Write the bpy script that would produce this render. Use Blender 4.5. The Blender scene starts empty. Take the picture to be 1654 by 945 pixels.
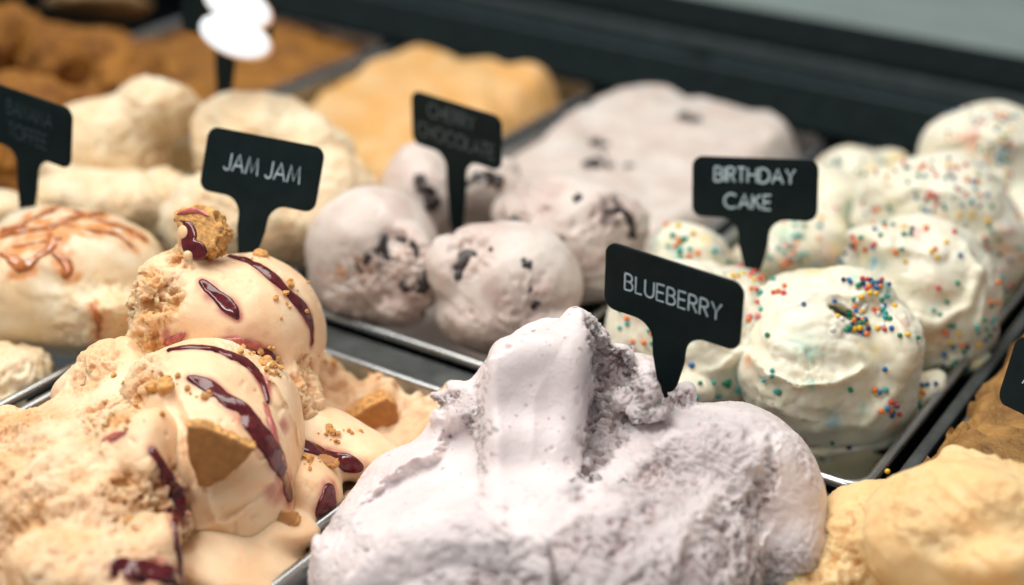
import bpy, bmesh, math, random, time
import numpy as np
import openvdb
from mathutils import Vector, Matrix, Euler
T0 = time.time()
random.seed(7); rng = np.random.default_rng(7)
scene = bpy.context.scene
COL = scene.collection

# ------------------------------------------------------------------ camera
CAM_H = 0.40                     # metres above the plane of the pan rims (z = 0)
PW, PH, FPX = 1654.0, 945.0, 2532.5
R = np.array([[0.84448815, -0.25230179, 0.47242309],
              [0.53508819, 0.35989434, -0.76430144],
              [0.02281223, 0.89823152, 0.43893022]])      # columns: camera right, up, back in world
CAM = np.array([0.0, 0.0, CAM_H])
cam_data = bpy.data.cameras.new('camera')
cam = bpy.data.objects.new('camera', cam_data); COL.objects.link(cam)
M = Matrix([[R[i][j] for j in range(3)] + [CAM[i]] for i in range(3)] + [[0, 0, 0, 1]])
cam.matrix_world = M
cam_data.sensor_width = 36.0
cam_data.lens = 36.0 * FPX / PW
cam_data.clip_start = 0.02; cam_data.clip_end = 100
cam_data.dof.use_dof = True
cam_data.dof.focus_distance = 0.722
cam_data.dof.aperture_fstop = (36.0 * FPX / PW) / 18.0    # 18 mm wide opening
cam_data.dof.aperture_blades = 9
scene.camera = cam

# ------------------------------------------------------------------ light
world = bpy.data.worlds.new('World'); scene.world = world; world.use_nodes = True
bg = world.node_tree.nodes['Background']
bg.inputs[0].default_value = (0.93, 0.97, 1.0, 1); bg.inputs[1].default_value = 0.31

def area(name, loc, target, sx, sy, power, col):
    l = bpy.data.lights.new(name, 'AREA'); l.shape = 'RECTANGLE'; l.size = sx; l.size_y = sy
    l.energy = power; l.color = col
    o = bpy.data.objects.new(name, l); COL.objects.link(o); o.location = loc
    d = Vector(target) - Vector(loc); o.rotation_euler = d.to_track_quat('-Z', 'Y').to_euler()
    return o
area('ceiling_light', (-0.62, 0.80, 1.10), (-0.36, 0.55, 0), 0.95, 0.6, 11.3, (1.0, 0.955, 0.89))
area('case_strip_light', (-0.60, 0.18, 0.85), (-0.40, 0.6, 0), 0.9, 0.10, 6.0, (1.0, 0.975, 0.95))

scene.view_settings.view_transform = 'Standard'
scene.view_settings.look = 'None'
scene.view_settings.exposure = 0.0
scene.view_settings.gamma = 1.0
scene.cycles.max_bounces = 6
scene.cycles.use_denoising = True

# ------------------------------------------------------------------ geometry helpers
def G(px, py, d):
    """point of the place that lies d metres deep at photograph pixel (px, py)"""
    v = np.array([(px - PW / 2) / FPX, -(py - PH / 2) / FPX, -1.0]) * d
    return CAM + R @ v
def at(px, py, z):
    v = R @ np.array([(px - PW / 2) / FPX, -(py - PH / 2) / FPX, -1.0])
    return CAM + v * ((z - CAM_H) / v[2])

_N = 48
_lat = [rng.random((_N, _N, _N)).astype(np.float32) * 2 - 1 for _ in range(3)]
def noise(P, scale, seed=0):
    """smooth value noise, P (n,3) metres, scale = size of a feature in metres"""
    L = _lat[seed % 3]
    q = P / scale + np.array([17.3 * seed, 5.1 * seed, 29.7 * seed]) + 1000
    i = np.floor(q).astype(np.int64); f = (q - i).astype(np.float32)
    f = f * f * (3 - 2 * f); i %= _N; j = (i + 1) % _N
    x0, y0, z0 = i.T; x1, y1, z1 = j.T; fx, fy, fz = f.T
    a = L[x0, y0, z0] * (1 - fx) + L[x1, y0, z0] * fx
    b = L[x0, y1, z0] * (1 - fx) + L[x1, y1, z0] * fx
    c = L[x0, y0, z1] * (1 - fx) + L[x1, y0, z1] * fx
    d = L[x0, y1, z1] * (1 - fx) + L[x1, y1, z1] * fx
    return (a * (1 - fy) + b * fy) * (1 - fz) + (c * (1 - fy) + d * fy) * fz
_jit = rng.random((32, 32, 32, 3)).astype(np.float32)
def cells(P, scale, seed=0):
    """distance to the nearest of scattered points: 0 at a grain's middle, about 1 between grains"""
    q = P / scale + 500 + seed * 7.31; i = np.floor(q).astype(np.int64); f = (q - i).astype(np.float32)
    best = np.full(len(P), 9.0, np.float32)
    for dx in (-1, 0, 1):
        for dy in (-1, 0, 1):
            for dz in (-1, 0, 1):
                o = np.array([dx, dy, dz]); j = (i + o) % 32
                w = _jit[j[:, 0], j[:, 1], j[:, 2]] + o - f
                best = np.minimum(best, (w * w).sum(1))
    return np.sqrt(best)
def sstep(a, b, x):
    t = np.clip((x - a) / (b - a), 0, 1); return t * t * (3 - 2 * t)

class Field:
    """a solid modelled as a distance field, meshed with OpenVDB"""
    def __init__(s, lo, hi, h):
        s.lo = np.array(lo, float); s.h = h
        s.n = np.ceil((np.array(hi) - s.lo) / h).astype(int) + 1
        s.d = np.full(s.n, 0.02, np.float32)
    def block(s, lo, hi):
        a = np.clip(np.floor((np.array(lo) - s.lo) / s.h).astype(int), 0, s.n)
        b = np.clip(np.ceil((np.array(hi) - s.lo) / s.h).astype(int) + 1, 0, s.n)
        if np.any(b <= a): return None, None
        ax = [s.lo[k] + s.h * np.arange(a[k], b[k], dtype=np.float32) for k in range(3)]
        X, Y, Z = np.meshgrid(*ax, indexing='ij', sparse=True)
        return (slice(a[0], b[0]), slice(a[1], b[1]), slice(a[2], b[2])), (X, Y, Z)
    def combine(s, sl, v, k, sub=False):
        o = s.d[sl]
        if sub:
            if k <= 0: s.d[sl] = np.maximum(o, -v); return
            hh = np.clip(0.5 - 0.5 * (o + v) / k, 0, 1)
            s.d[sl] = o * (1 - hh) - v * hh + k * hh * (1 - hh)
            return
        if k <= 0: s.d[sl] = np.minimum(o, v); return
        hh = np.clip(0.5 + 0.5 * (o - v) / k, 0, 1)
        s.d[sl] = o * (1 - hh) + v * hh - k * hh * (1 - hh)
    def ell(s, c, r, Q=None, k=0.008, sub=False, pw=2):
        c = np.array(c, float); r = np.array(r, float)
        Q = np.eye(3) if Q is None else Q          # columns: ellipsoid axes in world
        e = np.sqrt(((Q * r) ** 2).sum(1)) + 0.006 + k
        sl, g = s.block(c - e, c + e)
        if sl is None: return
        X, Y, Z = g[0] - c[0], g[1] - c[1], g[2] - c[2]
        k0 = 0; k1 = 0
        for j in range(3):
            u = X * Q[0, j] + Y * Q[1, j] + Z * Q[2, j]
            a = np.abs(u / r[j]); k0 = k0 + a ** pw; k1 = k1 + (a ** (pw - 1) / r[j]) ** 2
        k0 = k0 ** (1.0 / pw) + 1e-6; k1 = np.sqrt(k1) * k0 ** (1 - pw) + 1e-6
        s.combine(sl, np.clip((k0 - 1) / k1, -0.03, 0.02).astype(np.float32), k, sub)
    def cap(s, p, q, r0, r1, k=0.004, sub=False):
        p = np.array(p, float); q = np.array(q, float); e = max(r0, r1) + 0.006 + k
        sl, g = s.block(np.minimum(p, q) - e, np.maximum(p, q) + e)
        if sl is None: return
        X, Y, Z = g[0] - p[0], g[1] - p[1], g[2] - p[2]; v = q - p
        t = np.clip((X * v[0] + Y * v[1] + Z * v[2]) / max(v @ v, 1e-9), 0, 1)
        dd = np.sqrt((X - t * v[0]) ** 2 + (Y - t * v[1]) ** 2 + (Z - t * v[2]) ** 2) - (r0 + (r1 - r0) * t)
        s.combine(sl, dd.astype(np.float32), k, sub)
    def floor(s, z):
        sl, g = s.block(s.lo, s.lo + s.n * s.h)
        s.d = np.maximum(s.d, (z - g[2]).astype(np.float32) + 0 * s.d)
    def mesh(s):
        s.d[0] = s.d[-1] = 0.02; s.d[:, 0] = s.d[:, -1] = 0.02; s.d[:, :, 0] = s.d[:, :, -1] = 0.02
        g = openvdb.FloatGrid(0.02); g.copyFromArray(s.d)
        p, q = g.convertToQuads(isovalue=0.0)
        V, F = p.astype(np.float64) * s.h + s.lo, q.astype(np.int64)
        if len(F):
            c = V.mean(0); A = V[F] - c
            vol = np.einsum('ij,ij->i', A[:, 0], np.cross(A[:, 1], A[:, 2])).sum() + np.einsum('ij,ij->i', A[:, 0], np.cross(A[:, 2], A[:, 3])).sum()
            if vol < 0: F = F[:, ::-1]
        return V, F

def vnormals(V, F):
    a = V[F[:, 2]] - V[F[:, 0]]; b = V[F[:, 3]] - V[F[:, 1]]; n = np.cross(a, b)
    N = np.zeros_like(V)
    for k in range(4):
        for c in range(3): N[:, c] += np.bincount(F[:, k], n[:, c], len(V))
    return N / (np.linalg.norm(N, axis=1, keepdims=True) + 1e-12)
def relax(V, F, it=1):
    for _ in range(it):
        S = np.zeros_like(V); W = np.zeros(len(V))
        for k in range(4):
            for m in (1, 3):
                o = F[:, (k + m) % 4]
                for c in range(3): S[:, c] += np.bincount(F[:, k], V[o, c], len(V))
                W += np.bincount(F[:, k], minlength=len(V))
        V = V * 0.4 + S / W[:, None] * 0.6
    return V

def link_mesh(name, V, F, mat, parent=None, smooth=True, colors=None):
    me = bpy.data.meshes.new(name)
    V = np.asarray(V, np.float32); F = np.asarray(F, np.int32); k = F.shape[1]
    me.vertices.add(len(V)); me.vertices.foreach_set('co', V.ravel())
    me.loops.add(F.size); me.loops.foreach_set('vertex_index', F.ravel())
    me.polygons.add(len(F)); me.polygons.foreach_set('loop_start', np.arange(0, F.size, k, dtype=np.int32))
    me.update(calc_edges=True); me.validate()
    me.polygons.foreach_set('use_smooth', np.full(len(me.polygons), smooth)); me.update()
    if colors is None and k == 4: colors = np.zeros((len(V), 4))
    if colors is not None:
        a = me.color_attributes.new('stain_shade', 'FLOAT_COLOR', 'POINT'); a.data.foreach_set('color', colors.astype(np.float32).ravel())
    me.materials.append(mat)
    return link(name, me, parent)
def link(name, me, parent=None):
    o = bpy.data.objects.new(name, me); COL.objects.link(o)
    if parent is not None: o.parent = parent
    return o
def tag(o, label=None, cat=None, group=None, kind=None):
    if label: o['label'] = label
    if cat: o['category'] = cat
    if group: o['group'] = group
    if kind: o['kind'] = kind
    return o
def empty(name, loc, label, cat, group=None):
    o = bpy.data.objects.new(name, None); COL.objects.link(o); o.location = loc; o.empty_display_size = .01
    bpy.context.view_layer.update()
    return tag(o, label, cat, group)
def child(o, parent):            # keeps world placement for parents that are only moved
    o.parent = parent; o.matrix_parent_inverse = parent.matrix_world.inverted(); return o
def box_bm(bm, lo, hi, bev=0.0):
    r = bmesh.ops.create_cube(bm, size=1.0)
    vs = r['verts']
    for v in vs:
        v.co = Vector([(lo[k] + hi[k]) / 2 + v.co[k] * (hi[k] - lo[k]) for k in range(3)])
    if bev > 0:
        es = list({e for v in vs for e in v.link_edges})
        bmesh.ops.bevel(bm, geom=es, offset=bev, segments=2, affect='EDGES', profile=0.6)
def bm_obj(name, bm, mat, parent=None, smooth=False):
    me = bpy.data.meshes.new(name); bm.to_mesh(me); bm.free(); me.materials.append(mat)
    if smooth: me.polygons.foreach_set('use_smooth', [True] * len(me.polygons))
    return link(name, me, parent)
def box(name, lo, hi, mat, bev=0.001, parent=None):
    bm = bmesh.new(); box_bm(bm, lo, hi, bev); return bm_obj(name, bm, mat, parent)

# ------------------------------------------------------------------ materials
def srgb(r, g, b):
    f = lambda c: (c / 255 / 12.92) if c / 255 <= 0.04045 else ((c / 255 + 0.055) / 1.055) ** 2.4
    return (f(r), f(g), f(b), 1)
def new_mat(name):
    m = bpy.data.materials.new(name); m.use_nodes = True
    nt = m.node_tree; b = nt.nodes['Principled BSDF']; return m, nt, b
def tex_coord(nt): return nt.nodes.new('ShaderNodeTexCoord').outputs['Object']
def noise_node(nt, vec, scale, detail=3, rough=.55):
    n = nt.nodes.new('ShaderNodeTexNoise'); n.inputs['Scale'].default_value = scale
    n.inputs['Detail'].default_value = detail; n.inputs['Roughness'].default_value = rough
    nt.links.new(vec, n.inputs['Vector']); return n.outputs['Fac']
def ramp(nt, fac, stops):
    r = nt.nodes.new('ShaderNodeValToRGB'); e = r.color_ramp.elements
    while len(e) < len(stops): e.new(0.5)
    for el, (p, c) in zip(e, stops): el.position = p; el.color = c
    nt.links.new(fac, r.inputs[0]); return r.outputs[0]
def mixc(nt, fac, a, b):
    m = nt.nodes.new('ShaderNodeMix'); m.data_type = 'RGBA'
    for s, v in ((0, fac), (6, a), (7, b)):
        if hasattr(v, 'links'): nt.links.new(v, m.inputs[s])
        else: m.inputs[s].default_value = v
    return m.outputs[2]
def ice_mat(name, c1, c2, sss=0.006, rough=0.45, bump=0.0006, fine=900, speck=None, stain_shade=False, ssscale=(1, .62, .42)):
    m, nt, b = new_mat(name); L = nt.links; v = tex_coord(nt)
    f = noise_node(nt, v, 38, 4, .6)
    col = ramp(nt, f, [(.36, c1), (.66, c2)])
    if speck:
        s = noise_node(nt, v, 210, 2, .5)
        col = mixc(nt, ramp(nt, s, [(.66, (0, 0, 0, 1)), (.72, (.8, .8, .8, 1))]), col, speck)
    if stain_shade:
        a = nt.nodes.new('ShaderNodeAttribute'); a.attribute_name = 'stain_shade'
        col = mixc(nt, a.outputs['Alpha'], col, a.outputs['Color'])
    L.new(col, b.inputs['Base Color'])
    b.inputs['Subsurface Weight'].default_value = 0.7; sss *= .75; bump *= 3.0
    b.inputs['Subsurface Radius'].default_value = ssscale
    b.inputs['Subsurface Scale'].default_value = sss
    rr = ramp(nt, noise_node(nt, v, 90, 3), [(.3, (rough - .12,) * 3 + (1,)), (.7, (rough + .15,) * 3 + (1,))])
    L.new(rr, b.inputs['Roughness']); b.inputs['Specular IOR Level'].default_value = 0.38
    n1 = noise_node(nt, v, fine, 4, .65); n2 = noise_node(nt, v, fine * .22, 3, .6)
    ad = nt.nodes.new('ShaderNodeMath'); ad.operation = 'MULTIPLY_ADD'; ad.inputs[1].default_value = 1.8
    L.new(n2, ad.inputs[0]); L.new(n1, ad.inputs[2])
    bp = nt.nodes.new('ShaderNodeBump'); bp.inputs['Distance'].default_value = bump
    ga = nt.nodes.new('ShaderNodeAttribute'); ga.attribute_name = 'grain'; L.new(ga.outputs['Fac'], bp.inputs['Strength'])
    L.new(ad.outputs[0], bp.inputs['Height']); L.new(bp.outputs[0], b.inputs['Normal'])
    return m
def plain(name, c, rough=.5, metal=0, spec=.5, coat=0, var=0.0, vs=60, bump=0, bs=400, trans=0):
    m, nt, b = new_mat(name); L = nt.links; v = tex_coord(nt)
    c2 = tuple(min(1, x * (1 + var)) for x in c[:3]) + (1,); c1 = tuple(x * (1 - var) for x in c[:3]) + (1,)
    L.new(ramp(nt, noise_node(nt, v, vs, 4), [(.35, c1), (.65, c2)]), b.inputs['Base Color'])
    rr = ramp(nt, noise_node(nt, v, vs * 1.7, 3), [(.3, (rough * .8,) * 3 + (1,)), (.7, (min(1, rough * 1.25),) * 3 + (1,))])
    L.new(rr, b.inputs['Roughness']); b.inputs['Metallic'].default_value = metal
    b.inputs['Specular IOR Level'].default_value = spec; b.inputs['Coat Weight'].default_value = coat
    b.inputs['Coat Roughness'].default_value = .08
    if bump:
        bp = nt.nodes.new('ShaderNodeBump'); bp.inputs['Distance'].default_value = bump; bp.inputs['Strength'].default_value = .8
        L.new(noise_node(nt, v, bs, 4, .6), bp.inputs['Height']); L.new(bp.outputs[0], b.inputs['Normal'])
    return m

M_blue = ice_mat('blueberry_ice_cream', (.72, .635, .625, 1), (.79, .715, .705, 1), .0035, .48, .0009, 620, speck=(.5, .36, .38, 1), stain_shade=True, ssscale=(1, .7, .65))
M_jam = ice_mat('jam_ice_cream', (.85, .55, .31, 1), (.91, .69, .46, 1), .006, .38, .0004, 800, stain_shade=True)
M_bday = ice_mat('birthday_ice_cream', (.80, .75, .58, 1), (.86, .83, .70, 1), .006, .36, .00014, 380, stain_shade=True)
M_cherry = ice_mat('cherry_ice_cream', (.63, .535, .475, 1), (.74, .675, .62, 1), .006, .38, .0002, 450, stain_shade=True)
M_toffee = ice_mat('toffee_ice_cream', (.76, .60, .38, 1), (.84, .74, .56, 1), .006, .34, .0002, 400, stain_shade=True)
M_cream = ice_mat('cream_ice_cream', (.84, .62, .37, 1), (.93, .81, .60, 1), .006, .45, .0008, 350)
M_peach = ice_mat('peach_ice_cream', (.78, .42, .13, 1), (.84, .56, .27, 1), .006, .45, .0006, 350)
M_custard = ice_mat('custard_ice_cream', (.88, .55, .24, 1), (.93, .69, .38, 1), .006, .38, .0005, 400)
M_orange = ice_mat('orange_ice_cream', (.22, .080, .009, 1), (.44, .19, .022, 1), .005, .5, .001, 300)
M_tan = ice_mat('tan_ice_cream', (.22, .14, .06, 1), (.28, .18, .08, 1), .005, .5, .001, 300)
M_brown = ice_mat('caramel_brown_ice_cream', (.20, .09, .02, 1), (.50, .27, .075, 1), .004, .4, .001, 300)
M_sauce = plain('jam_sauce', (.095, .006, .008, 1), .16, spec=.5, coat=.2, var=.35, vs=300)
M_sauce_thin = plain('jam_stain', (.42, .10, .08, 1), .25, spec=.5, coat=.3, var=.3, vs=300)
M_caramel = plain('caramel_sauce', (.42, .13, .03, 1), .18, coat=.4, var=.3, vs=200)
M_cookie = plain('cookie_face', (.40, .165, .042, 1), .6, var=.15, vs=250, bump=.0002, bs=1200)
M_crumb = plain('cookie_crumb', (.68, .35, .11, 1), .75, var=.35, vs=400, bump=.001, bs=900)
M_choc = plain('chocolate', (.03, .018, .016, 1), .4, var=.3, vs=300)
M_steel = plain('steel', (.42, .44, .44, 1), .26, metal=1, var=.12, vs=30)
M_steel_dull = plain('dull_steel', (.10, .112, .11, 1), .45, metal=.6, var=.25, vs=50, bump=.0002, bs=700)
M_well = plain('well_plastic', (.008, .013, .013, 1), .6, spec=.1, var=.2)
M_black = plain('black_wall', (.0045, .009, .0092, 1), .6, spec=.06, var=.2)
M_blackblue = plain('black_slot', (.007, .016, .021, 1), .5, spec=.15, var=.2)
M_rail = plain('rail', (.050, .064, .064, 1), .5, spec=.2, var=.15)
M_counter = plain('counter_stone', (.26, .325, .31, 1), .5, var=.08, vs=12)
M_tag = plain('tag_plastic', (.0075, .0135, .0140, 1), .5, spec=.07, var=.15, vs=80)
M_print = plain('print_bright', (.42, .53, .57, 1), .6, var=.1)
M_print_dim = plain('print_dim', (.075, .10, .105, 1), .6, var=.1)
M_print_faint = plain('print_faint', (.022, .036, .043, 1), .6, var=.1)
SPR = [plain('sprinkle_' + n, c, .35, var=.1) for n, c in (
    ('orange', (.85, .20, .02, 1)), ('green', (.01, .22, .13, 1)), ('blue', (.015, .13, .36, 1)), ('yellow', (.85, .50, .02, 1)),
    ('red', (.62, .06, .05, 1)), ('teal', (.03, .35, .33, 1)), ('white', (.8, .8, .75, 1)), ('pink', (.72, .22, .24, 1)), ('navy', (.03, .03, .10, 1)))]

# ------------------------------------------------------------------ ice cream builder
CR, CU, CB = R[:, 0], R[:, 1], R[:, 2]
def frame(ang):
    a = math.radians(ang); r = CR * math.cos(a) + CU * math.sin(a); u = -CR * math.sin(a) + CU * math.cos(a)
    return np.stack([r, u, CB], 1)
def solid(prims, h, pad=.012, floor=None):
    """prims: (px,py,d,rx,ry,rd,ang,k[,'sub'])  a real ellipsoid each"""
    E = []
    for p in prims:
        px, py, d, rx, ry, rd, ang, k = p[:8]
        E.append((G(px, py, d), np.array([rx * d / FPX, ry * d / FPX, rd]), frame(ang), k, 's' in p[8:], 4 if 'b' in p[8:] else 2))
    lo = np.min([c - np.sqrt(((Q * r) ** 2).sum(1)) for c, r, Q, k, s, w in E if not s], 0) - pad
    hi = np.max([c + np.sqrt(((Q * r) ** 2).sum(1)) for c, r, Q, k, s, w in E if not s], 0) + pad
    if floor is not None: lo[2] = max(lo[2], floor - 3 * h)
    f = Field(lo, hi, h)
    for c, r, Q, k, s, w in E: f.ell(c, r, Q, k, s, w)
    if floor is not None: f.floor(floor)
    return f
def spot(V, px, py, d, rpx, depth=1.6):
    """0..1 mask round a place on the ice cream"""
    c = G(px, py, d); r = rpx * d / FPX
    q = (V - c) @ np.stack([CR, CU, CB], 1); q[:, 2] /= depth
    return 1 - sstep(.55, 1.05, np.linalg.norm(q, axis=1) / r)
def spots(V, L):
    m = np.zeros(len(V))
    for s in L: m = np.maximum(m, spot(V, *s[:4]) * (s[4] if len(s) > 4 else 1))
    return m
def pix(V):
    q = (V - CAM) @ R; return PW / 2 + FPX * q[:, 0] / -q[:, 2], PH / 2 - FPX * q[:, 1] / -q[:, 2]
def polysd(x, y, poly):
    """signed distance to a drawn outline, negative inside"""
    P = np.array(poly, float); dd = np.full(len(x), 1e9); ins = np.zeros(len(x), bool)
    for i in range(len(P)):
        a, b = P[i], P[(i + 1) % len(P)]; v = b - a; wx, wy = x - a[0], y - a[1]
        t = np.clip((wx * v[0] + wy * v[1]) / (v @ v), 0, 1); dd = np.minimum(dd, (wx - t * v[0]) ** 2 + (wy - t * v[1]) ** 2)
        ins ^= ((a[1] > y) != (b[1] > y)) & (x < (b[0] - a[0]) * (y - a[1]) / (b[1] - a[1] + 1e-9) + a[0])
    return np.where(ins, -1, 1) * np.sqrt(dd)
def linesd(x, y, pts):
    P = np.array(pts, float); dd = np.full(len(x), 1e9)
    for a, b in zip(P, P[1:]):
        v = b - a; wx, wy = x - a[0], y - a[1]; t = np.clip((wx * v[0] + wy * v[1]) / (v @ v), 0, 1)
        dd = np.minimum(dd, (wx - t * v[0]) ** 2 + (wy - t * v[1]) ** 2)
    return np.sqrt(dd)
def ragged(V, a=7, seed=0):
    x, y = pix(V)
    return (x + a * noise(V, .009, seed) + a * .6 * noise(V, .0035, seed + 1) + a * .25 * noise(V, .0015, seed + 2),
            y + a * noise(V, .009, seed + 3) + a * .6 * noise(V, .0035, seed + 4) + a * .25 * noise(V, .0015, seed + 5))
def crumbly(P, seed=0, big=.011):
    a = noise(P, big, seed); c1 = .6 - cells(P, big * .62, seed); c2 = .55 - cells(P, big * .27, seed + 1)
    hole = -sstep(.18, .42, noise(P, big * .42, seed + 4)) * 1.5 - 1.2 * sstep(.3, .5, noise(P, big * .22, seed + 7)); e = noise(P, big * .12, seed + 3)
    sel = .5 + .5 * sstep(-.4, .3, noise(P, big * 1.7, seed + 6))
    return a * .55 + c1 * .75 * sel + c2 * .42 + e * .14 + hole * .40 - .12
def sculpt(f, rough=None, amp=.004, gentle=.0012, seed=0, smooth=1, stri=None, big=.011, colors=None, base_rough=.0, relief=None, crag=0):
    V, F = f.mesh(); V = relax(V, F, smooth)
    if crag:                                     # torn lumps and flakes under the fine grain
        N = vnormals(V, F); m = np.clip(rough(V), 0, 1); W = V + .006 * np.stack([noise(V, .016, seed + 15), noise(V, .016, seed + 16), noise(V, .016, seed + 17)], 1)
        rg = 1 - 2.2 * np.abs(noise(W, .015, seed + 12)); fl = .55 - cells(W, .0095, seed + 3)
        V = V + N * (m * crag * (.55 * rg + .9 * fl + .5 * noise(W, .022, seed + 13)))[:, None]; V = relax(V, F, 1)
    if relief:                                   # layers, lips and troughs cut by the spade, all leaning one way
        V = V + (CB * .92 + np.array([0, 0, .25]))[None] * relief(V)[:, None]; V = relax(V, F, 1)
    N = vnormals(V, F)
    m = np.clip((rough(V) if rough else 0) + base_rough, 0, 1)
    D = gentle * (noise(V, .03, seed) + .5 * noise(V, .013, seed + 1)) + gentle * .10 * noise(V, .004, seed + 2)
    D = D - .0007 * sstep(.52, .75, noise(V, .0035, seed + 8)) * sstep(-.1, .4, noise(V, .02, seed + 9))
    warp = V + .004 * np.stack([noise(V, .012, seed + 5), noise(V, .012, seed + 6), noise(V, .012, seed + 7)], 1)
    D = D + m * amp * crumbly(warp, seed, big)
    if stri: D = D + stri(V, N) 
    V = V + N * D[:, None]
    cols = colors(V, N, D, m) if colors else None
    return V, F, cols, m * np.ones(len(V))
def no_stain(V): return np.zeros((len(V), 4))
def put_stain_shade(C, m, rgb):
    a = np.clip(m, 0, 1)[:, None]; keep = C[:, 3:4] * (1 - a)
    tot = keep + a + 1e-9
    C[:, :3] = (C[:, :3] * keep + np.array(rgb)[None] * a) / tot; C[:, 3:4] = keep + a * (1 - 0 * keep)
    C[:, 3] = np.clip(C[:, 3], 0, 1)

def trace(objs, pts):
    """catmull-rom a pixel path and lay it on the ice cream; returns points and normals"""
    P = np.array(pts, float); out = []
    Q = np.vstack([2 * P[0] - P[1], P, 2 * P[-1] - P[-2]])
    for i in range(1, len(Q) - 2):
        n = max(2, int(np.linalg.norm(Q[i + 1, :2] - Q[i, :2]) / 3))
        for t in np.arange(n) / n:
            out.append(.5 * ((2 * Q[i]) + (-Q[i - 1] + Q[i + 1]) * t + (2 * Q[i - 1] - 5 * Q[i] + 4 * Q[i + 1] - Q[i + 2]) * t * t
                             + (-Q[i - 1] + 3 * Q[i] - 3 * Q[i + 1] + Q[i + 2]) * t ** 3))
    out.append(Q[-2]); res = []
    for px, py, w in out:
        h = hit(objs, px, py)
        if h: res.append((h[0], h[1], w * h[2] / FPX / 2))
    return res
def hit(objs, px, py):
    d = R @ np.array([(px - PW / 2) / FPX, -(py - PH / 2) / FPX, -1.0]); best = None
    for o in objs:
        mi = o.matrix_world.inverted()
        ok, p, n, _ = o.ray_cast(mi @ Vector(CAM), mi.to_3x3() @ Vector(d))
        if ok:
            p = o.matrix_world @ p; t = (p - Vector(CAM)).length
            if best is None or t < best[3]:
                best = (np.array(p), np.array(o.matrix_world.to_3x3() @ n), float(-(R.T @ (np.array(p) - CAM))[2]), t, o)
    return best
def ribbon(name, objs, pts, mat, parent, thick=.42, h=.0006, sink=.1, k=.0012, rag=.12, seed=3):
    tr = trace(objs, pts)
    rag = max(rag, .26)
    if len(tr) < 2: return None
    P = np.array([t[0] for t in tr]); N = np.array([t[1] for t in tr]); W = np.array([t[2] for t in tr])
    for _ in range(3):
        P[1:-1] = (P[:-2] + 2 * P[1:-1] + P[2:]) / 4; N[1:-1] = N[:-2] + 2 * N[1:-1] + N[2:]
        N /= np.linalg.norm(N, axis=1, keepdims=True)
    f = Field(P.min(0) - .008, P.max(0) + .008, h)
    W = W * (1 + rag * 2 * noise(P, .006, seed))
    for p, n, w in zip(P, N, W):
        a = np.cross(n, CR); a /= np.linalg.norm(a); b = np.cross(n, a)
        f.ell(p - n * w * sink, (w, w, max(w * thick, h * 1.3)), np.stack([a, b, n], 1), k)
    V, F = f.mesh()
    if not len(V): return None
    V = relax(V, F, 2); NN = vnormals(V, F)
    V = V + NN * (.0003 * noise(V, .005, seed) + .00012 * noise(V, .002, seed + 1))[:, None]
    return child(link_mesh(name, V, F, mat), parent)
def lump(name, c, r, mat, parent=None, seed=0, rough=.3, flat=(1, 1, .8), sub=3, rot=None):
    bm = bmesh.new(); bmesh.ops.create_icosphere(bm, subdivisions=sub, radius=1)
    V = np.array([v.co[:] for v in bm.verts]); D = 1 + rough * noise(V + seed * 3.7, .8, seed) + rough * .6 * noise(V + seed, .3, seed + 1)
    V = V * D[:, None] * np.array(flat) * r
    if rot is not None: V = V @ np.array(Euler(rot).to_matrix()).T
    for v, p in zip(bm.verts, V): v.co = p
    o = bm_obj(name, bm, mat, None, True); o.location = c
    if parent is not None: bpy.context.view_layer.update(); child(o, parent)
    return o
def finish(name, VFC, mat, label, cat, group=None):
    V, F, C = VFC[:3]; rg = VFC[3] if len(VFC) > 3 else np.full(len(V), .5); c = V.mean(0); c[2] = V[:, 2].min()
    o = link_mesh(name, V - c, F, mat, None, True, C); o.location = c
    a = o.data.attributes.new('grain', 'FLOAT', 'POINT'); a.data.foreach_set('value', (.22 + .78 * sstep(.05, .6, rg)).astype(np.float32))
    bpy.context.view_layer.update()
    return tag(o, label, cat, group)
def up(): bpy.context.view_layer.update()
def stamp(s): print('[%.1fs] %s' % (time.time() - T0, s))

# ------------------------------------------------------------------ the case: frame, pans, back wall, counter
XS = [-1.175, -0.977, -0.774, -0.568, -0.371, -0.179]; XR = -0.170
ZB = -0.085
tag(box('case_floor', (-1.5, 0.0, -0.16), (0.35, 1.10, -0.13), M_well), kind='structure')

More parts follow.
